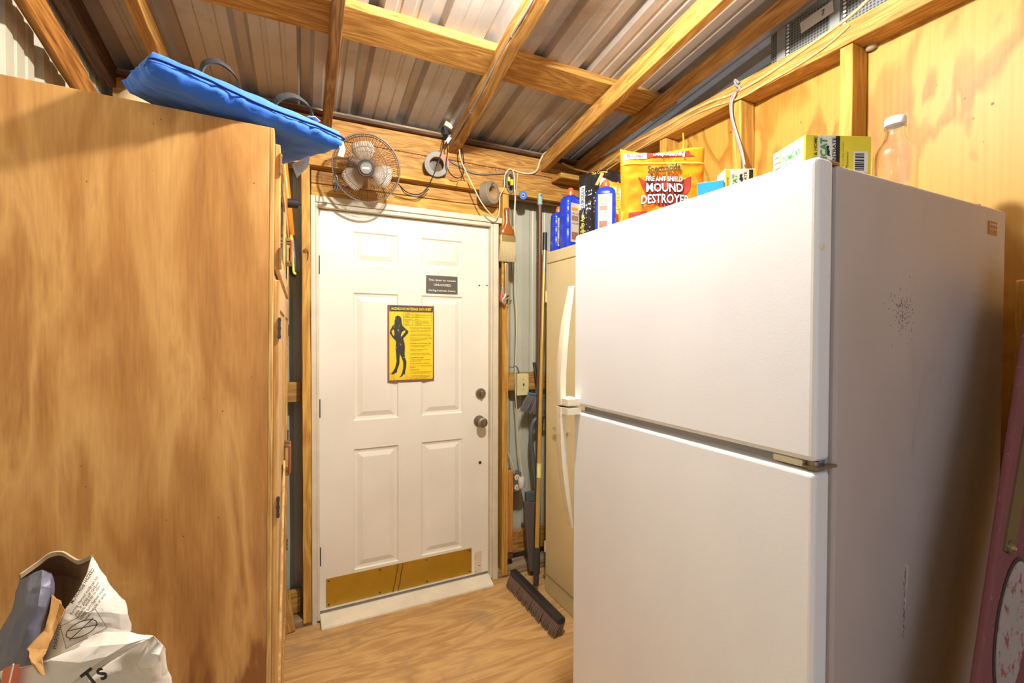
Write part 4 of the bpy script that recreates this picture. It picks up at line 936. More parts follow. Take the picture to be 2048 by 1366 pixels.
MB().lathe([(Rj*.47, Hj*.925), (Rj*.49, Hj*.93), (Rj*.49, Hj*.985), (Rj*.44, Hj), (0, Hj)], (1.45, .664, 1.7128), (0, 0, 1), 36).build('lid', plain('white_metal_lid', (.85, .82, .80), .4), JG, smooth='auto')
MB().torus((1.41, .60, 1.716), (0, 0, 1), .016, .0022, 24, 6).build('x', M_rust).name = 'rusty_ring'
tag(bpy.data.objects['rusty_ring'], 'small rusty ring lying near the right rear of the fridge top', 'ring'); bpy.data.objects['rusty_ring'].location = (1.37+.06, .505, 1.7125)

# ================= SIGNS ON THE DOOR =================
SY = YS-.0015
def rectpts(a, c): return a
tl_, br_ = PY(774, 609, SY), PY(868, 762, SY); tr_ = PY(868, 613, SY); bl_ = PY(776, 765, SY)
sx0, sx1 = (tl_.x+bl_.x)/2, (tr_.x+br_.x)/2; sz1, sz0 = (tl_.z+tr_.z)/2, (bl_.z+br_.z)/2
SW, SH = sx1-sx0, sz1-sz0
HS = thing('hazard_sign', 'yellow metal hazardous materials sign with a dark figure, hung on the door', 'sign', ((sx0+sx1)/2, SY, sz0))
def srect(x0, x1, z0, z1, mat, nm, lift, par=HS):
    mb = MB(); mb.box(sx0+x0*SW, sx0+x1*SW, SY-lift, SY-lift+.0008, sz0+z0*SH, sz0+z1*SH); return mb.build(nm, mat, par)
M_sgn = plain('yellow_tin', (.85, .60, .02), .4, spots=((.40, .22, .06), 30, .72)); M_sgb = plain('rusty_maroon_rim', (.24, .09, .06), .6, spots=((.40, .25, .15), 40, .6))
srect(0, 1, 0, 1, M_sgb, 'tin_plate', .002); srect(.035, .97, .03, .915, M_sgn, 'yellow_field', .0028); srect(.06, .96, .925, .985, M_black, 'title_band', .0028)
def st_(body, x, z, L, sz, mat=M_black, bold=0): text(body, (sx0+x*SW, SY-.0036, sz0+z*SH), (1, 0, 0), (0, 0, 1), sz*SH, mat, HS, width=L*SW, bold=bold)
st_('HAZARDOUS MATERIALS DATA SHEET', .08, .937, .86, .050, M_yel, .03)
for z_ in (.91, .87, .84, .80, .74): srect(.33, .95, z_, z_+.0028, M_black, 'table_rule', .0034)
for x_ in (.33, .53, .95): srect(x_-.004, x_, .74, .91, M_black, 'table_rule', .0034)
for b_, x_, z_, L in (('ELEMENT', .36, .882, .12), ('SYMBOL', .36, .849, .11), ('DISCOVERER', .345, .812, .16), ('ATOMIC', .36, .778, .10), ('MASS', .36, .750, .08), ('Woman', .57, .882, .10), ('Adam', .57, .812, .08), ('Accepted as 118 lbs. but', .57, .783, .30), ('known to vary from 90 lbs', .57, .767, .33), ('to 550 lbs', .57, .750, .15)): st_(b_, x_, z_, L, .017)
mb = MB(); mb.torus((sx0+.61*SW, SY-.0034, sz0+.856*SH), (0, 1, 0), .0045, .0005, 20, 5); mb.box(sx0+.635*SW, sx0+.675*SW, SY-.0036, SY-.003, sz0+.855*SH, sz0+.858*SH); mb.build('symbol_mark', M_black, HS)
for b_, x_, z_, L, sz in (('PHYSICAL PROPERTIES', .47, .700, .45, .019), ('1. Body surface normally covered', .47, .675, .46, .015), ('   with film of powder and paint', .47, .658, .45, .015), ('2. Boils at absolutely nothing,', .47, .622, .42, .015), ('   freezes for no apparent reason', .47, .605, .46, .015), ('3. Found in various grades ranging', .47, .570, .48, .015), ('   from virgin material to', .47, .553, .38, .015), ('   common ore', .47, .536, .22, .015),
    ('CHEMICAL PROPERTIES', .47, .498, .46, .019), ('1. Reacts well to gold, platinum', .47, .474, .44, .015), ('   and precious stones', .47, .457, .33, .015), ('2. Explodes spontaneously', .47, .420, .38, .015), ('   without warning', .47, .403, .27, .015), ('3. The most powerful money', .47, .368, .42, .015), ('   reducing agent known to man', .47, .351, .46, .015), ('COMMON USES', .47, .310, .30, .019), ('1. Highly ornamental, especially', .47, .285, .44, .015), ('   in sports cars', .47, .268, .24, .015), ('2. Can greatly aid in relaxation', .47, .236, .43, .015), ('3. Can be a very effective cleaning', .47, .203, .48, .015), ('   agent', .47, .186, .12, .015), ('HAZARDS', .47, .150, .19, .019), ('1. Turns green when placed next to', .47, .124, .48, .015), ('   a superior specimen', .47, .107, .42, .015), ('2. Possession of more than one is', .47, .075, .44, .015), ('   possible but specimens must', .47, .058, .42, .015), ('   never make eye contact', .47, .041, .36, .015)): st_(b_, x_, z_, L, sz)
fig = [(.20, .865), (.255, .858), (.285, .83), (.295, .77), (.31, .735), (.36, .705), (.435, .665), (.43, .64), (.375, .60), (.325, .570), (.335, .55), (.355, .50), (.362, .44), (.355, .37), (.365, .32), (.395, .26), (.385, .19), (.365, .14), (.365, .10), (.355, .092), (.345, .115), (.30, .075), (.235, .065), (.275, .088), (.305, .13), (.325, .20), (.325, .26), (.29, .32), (.262, .36), (.25, .33), (.245, .24), (.20, .165), (.19, .12), (.175, .13), (.125, .105), (.05, .108), (.10, .135), (.155, .19), (.185, .27), (.175, .36), (.165, .45), (.175, .52), (.16, .545), (.11, .575), (.045, .635), (.05, .67), (.105, .735), (.14, .745), (.145, .80), (.16, .845)]
fm = plain('dark_figure_print', (.035, .03, .02), .5, spots=((.45, .35, .12), 55, .60))
mb = MB(); mb.prism([(x*SW, z*SH) for x, z in fig], (sx0, SY-.0034, sz0), (1, 0, 0), (0, 0, 1), .0003, (0, -1, 0)); mb.build('standing_figure', fm, HS)
for hole in ([(.085, .655), (.115, .69), (.135, .66), (.14, .62), (.13, .60), (.10, .62)], [(.37, .675), (.30, .655), (.275, .61), (.285, .59), (.33, .625), (.365, .65)]):
    MB().prism([(x*SW, z*SH) for x, z in hole], (sx0, SY-.0040, sz0), (1, 0, 0), (0, 0, 1), .0003, (0, -1, 0)).build('yellow_gap', M_sgn, HS)
def tri(cx, cz, r):
    mb = MB(); P = [(sx0+(cx+r*math.sin(a)*1.0)*SW, SY-.0034, sz0+cz*SH+r*SW*math.cos(a)) for a in (0, 2.094, 4.189)]; mb.tube(P, .0004, 4, closed=True); return mb
m_ = tri(.13, .045, .085)
for a in (.52, 2.62, 4.71): m_.lathe([(.0017, 0), (0, .0004)], (sx0+.13*SW+.0036*math.cos(a+1.05), SY-.0032, sz0+.045*SH+.0036*math.sin(a+1.05)), (0, -1, 0), 8)
m_.build('radiation_triangle', M_black, HS)
m_ = tri(.40, .045, .085); m_.tube([(sx0+(.40+x)*SW, SY-.0034, sz0+(.045+z)*SH) for x, z in ((.005, .03), (-.015, .010), (.012, .010), (-.005, -.015))], .0006, 4); m_.build('lightning_triangle', M_black, HS)
for x_, z_ in ((.03, .975), (.965, .97), (.035, .022), (.965, .03)): MB().lathe([(.0025, 0), (.002, .001), (0, .0012)], (sx0+x_*SW, SY-.0022, sz0+z_*SH), (0, -1, 0), 12).build('nail_head', M_dkm, HS)
a, c = PY(852, 550, SY), PY(915, 589, SY)
US = thing('unlocked_sign', 'small dark sign saying the door stays unlocked, upper right of the door', 'sign', ((a.x+c.x)/2, SY, c.z))
MB().box(a.x, c.x, SY-.0016, SY, c.z, a.z).build('sign_plate', plain('dark_taupe_plastic', (.10, .085, .06), .45), US, bevel=.0006)
w_ = c.x-a.x; h_ = a.z-c.z; M_ltr = plain('ivory_lettering', (.85, .80, .66), .5)
for b_, x_, z_, L, sz in (('This door to remain', .075, .70, .86, .0145), ('UNLOCKED', .24, .43, .54, .017), ('during business hours.', .075, .13, .86, .0145)):
    text(b_, (a.x+x_*w_, SY-.0018, c.z+z_*h_), (1, 0, 0), (0, 0, 1), sz, M_ltr, US, width=L*w_, bold=.012)
text('<', (a.x+.012*w_, SY-.0018, c.z+.84*h_), (1, 0, 0), (0, 0, 1), .010, M_ltr, US, width=.003)
# ================= FAN ON THE DOOR WALL =================
FC = PY(733, 337, 2.26); fa = (EYE-FC).normalized(); fa = (fa + V((-.05, 0, .02))).normalized()
fu = V((0, 0, 1)); fu = (fu-fa*fu.dot(fa)).normalized(); fw = fu.cross(fa).normalized()
FN = thing('clip_fan', 'small round wire-caged clip fan mounted above the door', 'fan', FC)
def fp(r, a, h): return FC + (fw*math.cos(a)+fu*math.sin(a))*r + fa*h
M_cage = plain('rusty_cage_wire', (.15, .075, .035), .45, .5); RR = .150
def dome(t, depth, back=False):   # t 0 centre .. 1 rim
    return depth*(1-t**3.2)
mb = MB()
for k in range(96):
    a = 2*math.pi*k/96; tw = .22
    mb.tube([fp(RR*t, a+tw*(1-t), dome(t, .042)) for t in (.24, .45, .65, .82, .93, 1.0)], .0010, 5, False)
for t in (.62, .93): mb.torus(FC+fa*dome(t, .042), fa, RR*t, .0011, 48, 6)
mb.build('front_cage', M_cage, FN, smooth=True)
mb = MB()
for k in range(56):
    a = 2*math.pi*k/56; mb.tube([fp(RR*t, a, -.012-dome(t, .055)) for t in (.30, .6, .8, .93, 1.0)], .00075, 5, False)
for t in (.55, .93): mb.torus(FC-fa*(.012+dome(t, .055)), fa, RR*t, .0011, 48, 6)
mb.build('rear_cage', M_cage, FN, smooth=True)
mb = MB(); mb.torus(FC-fa*.006, fa, RR, .0042, 64, 8, 1.7); mb.build('cage_rim', plain('grey_rim', (.26, .23, .20), .4, .3), FN, smooth=True)
mb = MB(); mb.lathe([(.038, .030), (.038, .043), (.034, .047), (.030, .046), (.027, .047), (.026, .050), (0, .0505)], FC, fa, 36); mb.build('hub_badge', plain('dark_badge', (.06, .055, .05), .35), FN, smooth='auto')
mb = MB(); mb.lathe([(.025, .0505), (.024, .0525), (0, .053)], FC, fa, 32); bd = mb.build('badge_disc', plain('taupe_badge', (.36, .32, .25), .3, .4), FN, smooth='auto')
text('Holmes', FC+fa*.0535 - fw*.016 - fu*.003, fw, fu, .010, M_white, bd, width=.030, bold=.03) if False else MB().prism([(-.015, -.004), (.015, -.004), (.015, .004), (-.015, .004)], FC+fa*.0532, fw, fu, .0005, fa).build('badge_plate', M_white, bd)
M_blade = plain('milky_fan_blade', (.66, .58, .45), .35)
for b_ in range(4 if False else 3):
    a0 = 1.75 + b_*2.094; mb = MB(); rows_ = []
    for i in range(9):
        t = i/8; r = .026 + .092*t; half = .22 + .42*math.sin(math.pi*min(1, .15+t*.72)); rows_.append([fp(r, a0+half*(s-.25*t)+.12*t, .012*(-s)*(1-.2*t)) for s in (-1, -.5, 0, .5, 1)])
    quadstrip(mb, rows_); mb.build('fan_blade', M_blade, FN, smooth=True, solid=.0018)
mb = MB(); mb.lathe([(.028, -.02), (.028, .018), (.024, .024), (0, .026)], FC, fa, 28); mb.build('rotor_hub', M_blade, FN, smooth='auto')
mb = MB(); mb.lathe([(.0, -.115), (.03, -.112), (.042, -.095), (.044, -.06), (.030, -.056), (.012, -.022), (0, -.02)], FC, fa, 32); mb.build('motor_housing', M_blkp, FN, smooth='auto')
bk = FC - fa*.085; cl = PY(700, 345, 2.43)
mb = MB(); mb.tube([bk, bk.lerp(V((cl.x+.02, 2.40, 2.235)), .6)+V((0, 0, -.02)), V((cl.x+.02, 2.415, 2.240))], [.013, .011, .013], 12); mb.build('neck', M_blkp, FN, smooth=True)
mb = MB(); mb.box(cl.x-.012, cl.x+.055, 2.408, 2.429, 2.196, 2.282); mb.build('clamp', M_blkp, FN, bevel=.004)
c = PY(671, 366, 2.27); mb = MB(); mb.torus(c, (.2, 1, .1), .013, .0035, 24, 8, 1.0); mb.warp(lambda p: V((c.x+(p.x-c.x)*.75, p.y, c.z+(p.z-c.z)*2.6))); mb.build('tilt_bracket', M_dkm, FN, smooth=True)
MB().cyl(c+V((-.004, -.02, -.01)), c+V((.012, .03, -.01)), .008).build('tilt_knob', M_dkm, FN, smooth='auto')

# ================= ROLLS, HOOKED THINGS, TOOLS =================
M_duct = plain('grey_duct_tape', (.19, .18, .14), .45, spots=((.36, .34, .28), 30, .6)); M_card = plain('cardboard_core', (.50, .30, .12), .8)
def roll(name, lab, c, ax, R, r, w, mat, core=M_card):
    T = thing(name, lab, 'tape roll', c)
    MB().lathe([(r, -w/2), (R, -w/2), (R, w/2), (r, w/2), (r, -w/2)], c, ax, 48).build('tape', mat, T, bevel=.0015, smooth='auto')
    MB().lathe([(r-.002, -w/2), (r+.0008, -w/2), (r+.0008, w/2), (r-.002, w/2), (r-.002, -w/2)], c, ax, 40).build('core', core, T, smooth='auto'); return T
c = PY(873, 330, 2.425); T = roll('duct_tape_roll', 'worn grey tape roll with a red patch, resting on the yellow ledge', c, (-.25, -1, -.18), .064, .040, .048, M_duct)
mb = MB(); ax = V((-.25, -1, -.18)).normalized(); u_ = V((0, 0, 1)); u_ = (u_-ax*u_.dot(ax)).normalized(); w_ = ax.cross(u_)
rr_ = []
for k in range(9):
    a = -.35-1.2*k/8; d = u_*math.cos(a)+w_*math.sin(a)
    rr_.append([c+d*.0655-ax*.02, c+d*.0655+ax*.0245, c+d*.045+ax*.0245])
for sg in (1,):
    quadstrip(mb, rr_)
mb.build('red_sticker', plain('red_sticker', (.80, .12, .05), .5), T, solid=.0006)
c = PY(979, 386, 2.385); roll('masking_tape_roll', 'dusty brownish tape roll hanging edge-on beside the dangling cream cord', c, (.50, -.9, .0), .062, .038, .050, plain('dusty_taupe_tape', (.27, .22, .15), .7))
MB().cyl((c.x, 2.33, c.z+.039), (c.x, 2.47, c.z+.039), .0025, seg=8).build('tape_nail', M_dkm); tag(bpy.data.objects['tape_nail'], 'dark nail carrying the dusty brownish tape roll', 'nail')
c = PY(1046, 391, 2.412); T = roll('blue_tape_roll', 'small bright blue thread tape roll hung on the ledge', c, (-.3, -1, -.15), .024, .0085, .020, plain('cobalt_plastic', (.01, .13, .52), .4), plain('pale_core', (.7, .6, .45), .6))
# reflector-like loop with yellow and black pieces
c = PY(1019, 368, 2.44)
PL = thing('pulley_block', 'grey oval strap hook with yellow pieces standing on the ledge', 'hook', c)
oval = lambda rx, rz, n=28: [(rx*math.cos(k*2*math.pi/n), rz*math.sin(k*2*math.pi/n)) for k in range(n)]
mb = MB(); rings = []
for dy, s in ((0, 1), (.018, 1), (.018, .66), (0, .66), (0, 1)): rings.append([(c.x+x*s, c.y-.018+dy+.0, c.z+.004+z*(s if s == 1 else .78)) for x, z in oval(.030, .062)])
mb.ringloft(rings, False); mb.build('oval_frame', plain('dull_grey_rubber', (.20, .18, .16), .6), PL, bevel=.001)
for x_, z_, sx_, sz_ in ((-.011, .022, .008, .013), (.009, .006, .008, .018)): MB().box(c.x+x_-sx_, c.x+x_+sx_, c.y-.02, c.y-.004, c.z+z_-sz_, c.z+z_+sz_).build('yellow_piece', M_yel, PL, bevel=.003)
MB().lathe([(.014, 0), (.014, .012), (.006, .013), (.006, .0)], (c.x, c.y-.004, c.z-.026), (0, -1, 0), 24).build('wheel', M_blkp, PL, smooth='auto')
# paint brush
M_amber = plain('amber_lacquered_handle', (.36, .10, .014), .18); M_brist = plain('pale_bristle', (.60, .47, .24), .8, bumpy=240)
yb = 2.415; bt = PY(1013, 420, yb); bm = PY(1015, 472, yb); bb = PY(1016, 524, yb)
PB = thing('paint_brush', 'wide paint brush with glossy amber handle hanging on the right door stud', 'paint brush', (bm.x, yb, bb.z))
rings = []
for t, wd, th in ((0, .006, .006), (.03, .014, .010), (.10, .014, .012), (.45, .013, .012), (.62, .020, .013), (.78, .042, .014), (.92, .046, .014), (1.0, .044, .012)):
    z = bt.z+.012+(bm.z-bt.z-.012)*t; x = bt.x+(bm.x-bt.x)*t; rings.append([(x+wd*math.cos(a), yb+th*math.sin(a), z) for a in [k*math.pi/10 for k in range(20)]])
MB().ringloft(rings).build('handle', M_amber, PB, smooth=True)
zf = bm.z - .036
MB().box(bm.x-.046, bm.x+.046, yb-.013, yb+.013, zf, bm.z+.004).build('ferrule', plain('brassy_ferrule', (.62, .52, .18), .3, .8), PB, bevel=.004)
mb = MB()
for i in range(46):
    for j in range(7):
        x = bm.x-.044+.088*i/45; y = yb-.011+.022*j/6; o = random.uniform(-.004, .004); mb.tube([(x, y, zf+.004), (x+(x-bm.x)*.06+o*.3, y+o*.3, (zf+bb.z)/2), (x+(x-bm.x)*.12+o, y+o, bb.z+random.uniform(-.003, .006))], [.0013, .0014, .0008], 4)
mb.build('bristles', M_brist, PB)
MB().cyl((bt.x+.004, 2.38, bt.z+.004), (bt.x+.004, 2.44, bt.z+.004), .002, seg=8).build('hanging_nail', M_nick, PB)
# adjustable wrench
yw = 2.405; w0 = PY(1013, 530, yw); w1 = PY(1013, 594, yw); w2 = PY(1011, 610, yw)
WR = thing('adjustable_wrench', 'chrome adjustable wrench hanging below the paint brush', 'wrench', (w1.x, yw, w2.z))
mb = MB(); L = w0.z-w1.z
mb.prism([(-.011, .004), (-.008, .010), (.008, .010), (.011, .004), (.0095, -L*.9), (.016, -L), (-.018, -L), (-.0095, -L*.9)], (w0.x, yw, w0.z), (1, 0, 0), (0, 0, 1), .007, (0, -1, 0)); mb.build('wrench_handle', M_chrome, WR, bevel=.002)
mb = MB(); mb.prism([(.020, .012), (.025, -.006), (.012, -.016), (.005, -.012), (-.006, -.020), (-.004, -.034), (-.016, -.050), (-.027, -.036), (-.030, -.014), (-.012, .010)], (w1.x, yw, w1.z), (1, 0, 0), (0, 0, 1), .011, (0, -1, 0)); mb.build('wrench_head', M_chrome, WR, bevel=.002)
mb = MB(); mb.prism([(.022, -.008), (.030, -.018), (.024, -.038), (.010, -.044), (.004, -.036), (.014, -.028), (.012, -.018)], (w1.x, yw-.002, w1.z), (1, 0, 0), (0, 0, 1), .009, (0, -1, 0)); mb.build('movable_jaw', M_nick, WR, bevel=.0015)
MB().cyl((w1.x-.006, yw-.009, w1.z-.002), (w1.x+.010, yw-.009, w1.z+.006), .005, seg=16).build('worm_screw', M_dkm, WR)
MB().cyl((w0.x+.004, 2.385, w0.z+.006), (w0.x+.004, 2.44, w0.z+.006), .002, seg=8).build('hanging_nail', M_nick, WR)
# chisel-like tool behind the wrench
ys_ = 2.42; s0 = PY(1005, 517, ys_); s1 = PY(1005, 572, ys_); s2 = PY(1004, 588, ys_); s3 = PY(1003, 604, ys_)
SD = thing('screwdriver', 'long thin tool with yellow wooden handle and red collar behind the wrench', 'screwdriver', (s1.x, ys_, s3.z))
MB().tube([s0, s1], [.005, .007], 10).build('yellow_handle', M_stud, SD, smooth='auto'); MB().tube([s1, s2], .0045, 8).build('shank', M_chrome, SD, smooth='auto'); MB().tube([s2, s2.lerp(s3, .3), s3], [.006, .010, .007], 12).build('red_collar', plain('dull_red', (.55, .10, .06), .5), SD, smooth='auto')
# mystery orange-handled saw and black knob by the cabinet
h0, h1, h2 = PY(566, 318, 2.412), PY(584, 476, 2.412), PY(590, 545, 2.412)
SA = thing('pruning_saw', 'long orange-handled tool with black and yellow grip hanging beside the cabinet', 'saw', (h1.x, 2.4, h2.z))
MB().tube([h0+V((-.015, 0, .12)), h0, h0.lerp(h1, .5), h1], [.016, .018, .016, .013], 14).build('orange_shaft', M_orange, SA, smooth=True)
hd = spline([h1+V((0, 0, .01)), h1.lerp(h2, .25), h1.lerp(h2, .6), h2+V((-.002, 0, 0)), h2+V((.008, 0, -.008))], 4)
MB().tube(hd, [.015, .016, .018, .019, .020, .021, .021, .022, .023, .023, .023, .023, .022, .020, .018, .014, .010][:len(hd)], 14).build('black_grip', M_blkp, SA, smooth=True)
MB().tube([p+V((-.004, -.0155-.00035*i, .0)) for i, p in enumerate(hd)], [.006]*len(hd), 8).build('yellow_inlay', plain('acid_yellow_rubber', (.80, .72, .05), .5), SA, smooth=True)
# small wire hook on the left stud
c = PY(612, 505, 2.425); T = thing('wire_hook', 'twisted brown wire hook nailed to the left door stud', 'hook', c)
MB().tube(spline([c+V((0, 0, 0)), c+V((-.010, -.004, .008)), c+V((-.004, -.006, .016)), c+V((.008, -.004, .008)), c+V((.010, 0, -.012)), c+V((.006, 0, -.035))], 5), .0018, 6).build('wire', M_rust, T)

# ================= SWITCH, OUTLET, CORDS =================
a, c = PY(1034, 748, 2.50), PY(1057, 790, 2.50)
LS = thing('light_switch', 'almond light switch plate on the blocking board right of the door', 'light switch', ((a.x+c.x)/2, 2.50, c.z))
MB().box(a.x, c.x, 2.495, 2.521, c.z, a.z).build('switch_plate', plain('almond_plastic', (.78, .68, .34), .35), LS, bevel=.004)
cx_, cz_ = (a.x+c.x)/2, (a.z+c.z)/2
MB().bar((cx_, 2.497, cz_), (cx_, 2.484, cz_+.006), .006, .008).build('toggle', M_nick, LS)
for dz in (.030, -.030): MB().lathe([(.003, 0), (0, .001)], (cx_, 2.495, cz_+dz), (0, -1, 0), 10).build('plate_screw', M_nick, LS)
a, c = PY(1025, 947, 2.48), PY(1041, 983, 2.48)
OB = thing('outlet_box', 'grey outlet box low on the right door stud, with a white plug', 'outlet', ((a.x+c.x)/2, 2.5, c.z))
MB().box(a.x, c.x+.008, 2.482, 2.535, c.z, a.z).build('box_shell', plain('galvanised_box', (.24, .24, .21), .45, .6), OB, bevel=.003)
cx_ = (a.x+c.x)/2+.004
for z_ in (a.z-.028, c.z+.028):
    o_ = MB().lathe([(.017, 0), (.017, .003), (.015, .004), (0, .004)], (cx_, 2.482, z_), (0, -1, 0), 24).build('socket', plain('ivory_socket', (.78, .66, .38), .4), OB, smooth='auto')
    mb = MB(); mb.box(cx_-.007, cx_-.005, 2.4768, 2.4785, z_-.005, z_+.006); mb.box(cx_+.005, cx_+.007, 2.4768, 2.4785, z_-.005, z_+.006); mb.build('slot', M_black, o_)
def cord(name, lab, pts, r, mat, cat='cord', extra=None, k=5, seg=7):
    T = thing(name, lab, cat, pts[0]); MB().tube(spline(pts, k), r, seg).build('cord_line', mat, T, smooth=True); return T
P = lambda *l: [PY(x, y, Y) for x, y, Y in l]
T = cord('extension_cord', 'cream extension cord looping over the tape roll down to the outlet', P((918, 292, 2.42), (922, 320, 2.40), (935, 350, 2.39), (950, 380, 2.37), (965, 408, 2.36), (985, 432, 2.38), (995, 434, 2.40), (999, 415, 2.41), (1000, 392, 2.42), (1008, 375, 2.41), (1010, 350, 2.41), (1019, 338, 2.41), (1027, 345, 2.405), (1029, 375, 2.395), (1030, 400, 2.41), (1028, 440, 2.43), (1031, 500, 2.46), (1030, 560, 2.48), (1033, 620, 2.50), (1032, 700, 2.50), (1030, 760, 2.475), (1033, 820, 2.49), (1036, 880, 2.50), (1042, 930, 2.49), (1045, 955, 2.475)), .0035, M_cord)
mb = MB(); c = PY(1043, 965, 2.462); rings = []
for i in range(9):
    t = i/8; r = .012+.010*math.sin(math.pi*(.2+t*.7)); rings.append([c+V((r*math.cos(a)*(1+.2*noise.noise(V((a, t*4, 1)))), r*math.sin(a)*.9, .030-.062*t+.004*noise.noise(V((a*2, t*5, 4))))) for a in [k*math.pi/8 for k in range(16)]])
mb.ringloft(rings); pl_ = mb.build('taped_plug', plain('crumpled_white_tape', (.78, .70, .62), .7, bumpy=120), T, smooth='auto')
mb = MB()
for i in range(16):
    q = c+V((random.uniform(-.02, .012), random.uniform(-.012, .012), -.026)); mb.tube([q, q+V((random.uniform(-.014, .006), random.uniform(-.008, .004), random.uniform(-.022, -.006)))], .0009, 4)
mb.build('frayed_threads', M_cord, pl_)
T = cord('fan_cord', 'black fan cord drooping from the plug beside the middle rafter', P((795, 366, 2.36), (815, 385, 2.41), (840, 388, 2.42), (856, 372, 2.42), (872, 338, 2.38), (884, 300, 2.38), (888, 275, 2.42), (893, 262, 2.43)), .0028, M_blkp)
mb = MB(); mb.tube(spline(P((891, 268, 2.42), (895, 300, 2.38), (893, 330, 2.37), (903, 350, 2.38), (918, 356, 2.40), (927, 345, 2.41), (926, 310, 2.43), (920, 290, 2.44)), 5), .0028, 7); mb.build('cord_loop', M_blkp, T, smooth=True)
mb = MB(); mb.tube(spline(P((800, 372, 2.36), (812, 388, 2.42), (838, 393, 2.425), (858, 378, 2.425)), 5), .0024, 7); mb.build('cord_loop', M_blkp, T, smooth=True)
c = PY(892, 262, 2.41); mb = MB(); mb.bar(c+V((-.004, 0, .016)), c+V((.004, 0, -.022)), .022, .020, (0, 1, 0)); mb.build('plug', M_blkp, T, bevel=.003)
c = PY(897, 279, 2.40); mb = MB(); mb.ribbon([c+V((.010, 0, .014)), c, c+V((-.012, -.002, -.020))], (1, 0, -.5), .018, .001); mb.build('paper_tag', M_tagw, T)
c = PY(897, 251, 2.42); T = thing('plug_adapter', 'small ivory plug adapter beside the end of the middle rafter', 'adapter', c)
MB().bar(c+V((-.022, 0, .008)), c+V((.020, 0, -.010)), .026, .024, (0, 1, 0)).build('adapter_body', plain('ivory_adapter', (.80, .70, .48), .4), T, bevel=.003)
T = cord('wall_cable', 'grey cable along the header boards right of the duct tape roll', P((900, 322, 2.466), (925, 336, 2.464), (950, 347, 2.463), (985, 348, 2.463), (1010, 346, 2.463)), .0045, M_gcord, 'cable')
T = cord('romex_cable', 'pale cable running from the ledge hook over the right rafter end to the corner', P((1026, 340, 2.463), (1045, 346, 2.463), (1062, 347, 2.462), (1074, 340, 2.455), (1080, 322, 2.45), (1088, 308, 2.44), (1098, 302, 2.45)), .0055, M_cord, 'cable')
def ontop(x, y): return PX(x, y, 1.695)
T = cord('romex_cable', 'pale cable stapled along the top plate of the plywood wall', [PY(1124, 326, 2.39), PY(1150, 338, 2.385), PY(1185, 345, 2.385)] + [ontop(*p) for p in ((1203, 338), (1235, 312), (1262, 290), (1300, 270), (1340, 248), (1372, 228), (1420, 204), (1460, 190), (1520, 158), (1580, 118), (1640, 76), (1690, 40), (1720, 15), (1745, -10))], .0058, wood('tan_cable', (.72, .45, .16), (.6, .36, .12), (.5, .28, .09)) if False else plain('tan_cable', (.66, .42, .17), .5), 'cable')
mb = MB(); mb.tube(spline([ontop(*p) for p in ((1205, 346), (1262, 308), (1330, 266), (1380, 234), (1425, 214), (1480, 196), (1530, 168), (1600, 128), (1660, 86), (1700, 50))], 5), .0040, 7); mb.build('second_cable', plain('tan_cable', (.66, .42, .17), .5), T, smooth=True)
T = cord('hanging_cable', 'grey cable hanging from the top plate down behind the small carton', [PX(x, y, 1.69) for x, y in ((1478, 166), (1470, 160), (1472, 170), (1480, 176), (1468, 188), (1461, 205), (1463, 235), (1472, 270), (1481, 300), (1487, 325), (1490, 350))], .0055, M_gcord, 'cable')
mb = MB(); mb.tube(spline([PX(x, y, 1.683) for x, y in ((1472, 185), (1464, 205), (1465, 235), (1475, 270), (1484, 300), (1490, 330))], 5), .0035, 7); mb.build('second_strand', plain('pale_grey_cable', (.45, .42, .38), .5), T, smooth=True)
T = cord('yellow_wire', 'short yellow wire poking up behind the orange ant killer pouch', [PX(x, y, 1.69) for x, y in ((1366, 300), (1367, 284), (1366, 266))], .0032, M_yel, 'wire')
a, b_ = (1046, 0), (895, 290)
def onraf(t): # along the lower left corner of the middle rafter
    y = 2.44-1.75*t; return V((.855+(y-2.468)*(.28/4.37)-.029, y, zb(y)+.004+.010+.006*math.sin(t*19)))
T = cord('stapled_cable', 'grey cable stapled along the left edge of the middle rafter', [onraf(t/14) for t in range(15)], .0050, M_gcord, 'cable')
for i in (3, 7, 10): q = onraf(i/14); MB().box(q.x-.006, q.x+.010, q.y-.001, q.y+.001, q.z-.007, q.z+.007).build('staple', M_nick, T)
T = cord('dangling_cord', 'thin cords hanging beside the brush handle, right of the door', P((1036, 345, 2.42), (1033, 370, 2.43), (1031, 405, 2.45), (1029, 440, 2.46), (1022, 470, 2.46)), .0022, M_cord)
T = cord('power_cable', 'pale cable coming out of the lower stud into the outlet box', P((1012, 898, 2.47), (1019, 912, 2.47), (1025, 930, 2.475), (1028, 947, 2.485)), .0045, M_cord, 'cable')
MB().tube(spline(P((1013, 905, 2.475), (1018, 925, 2.475), (1023, 947, 2.488)), 5), .004, 7).build('second_cable', M_gcord, T, smooth=True)
T = cord('switch_cable', 'dark cable bent into the top of the light switch', P((1016, 732, 2.49), (1024, 734, 2.485), (1033, 733, 2.485), (1038, 745, 2.50)), .0045, M_gcord, 'cable')

# ================= BROOMS =================
def pole(par, nm, p0, p1, r, mat, seg=16): return MB().cyl(p0, p1, r, seg=seg).build(nm, mat, par, smooth='auto')
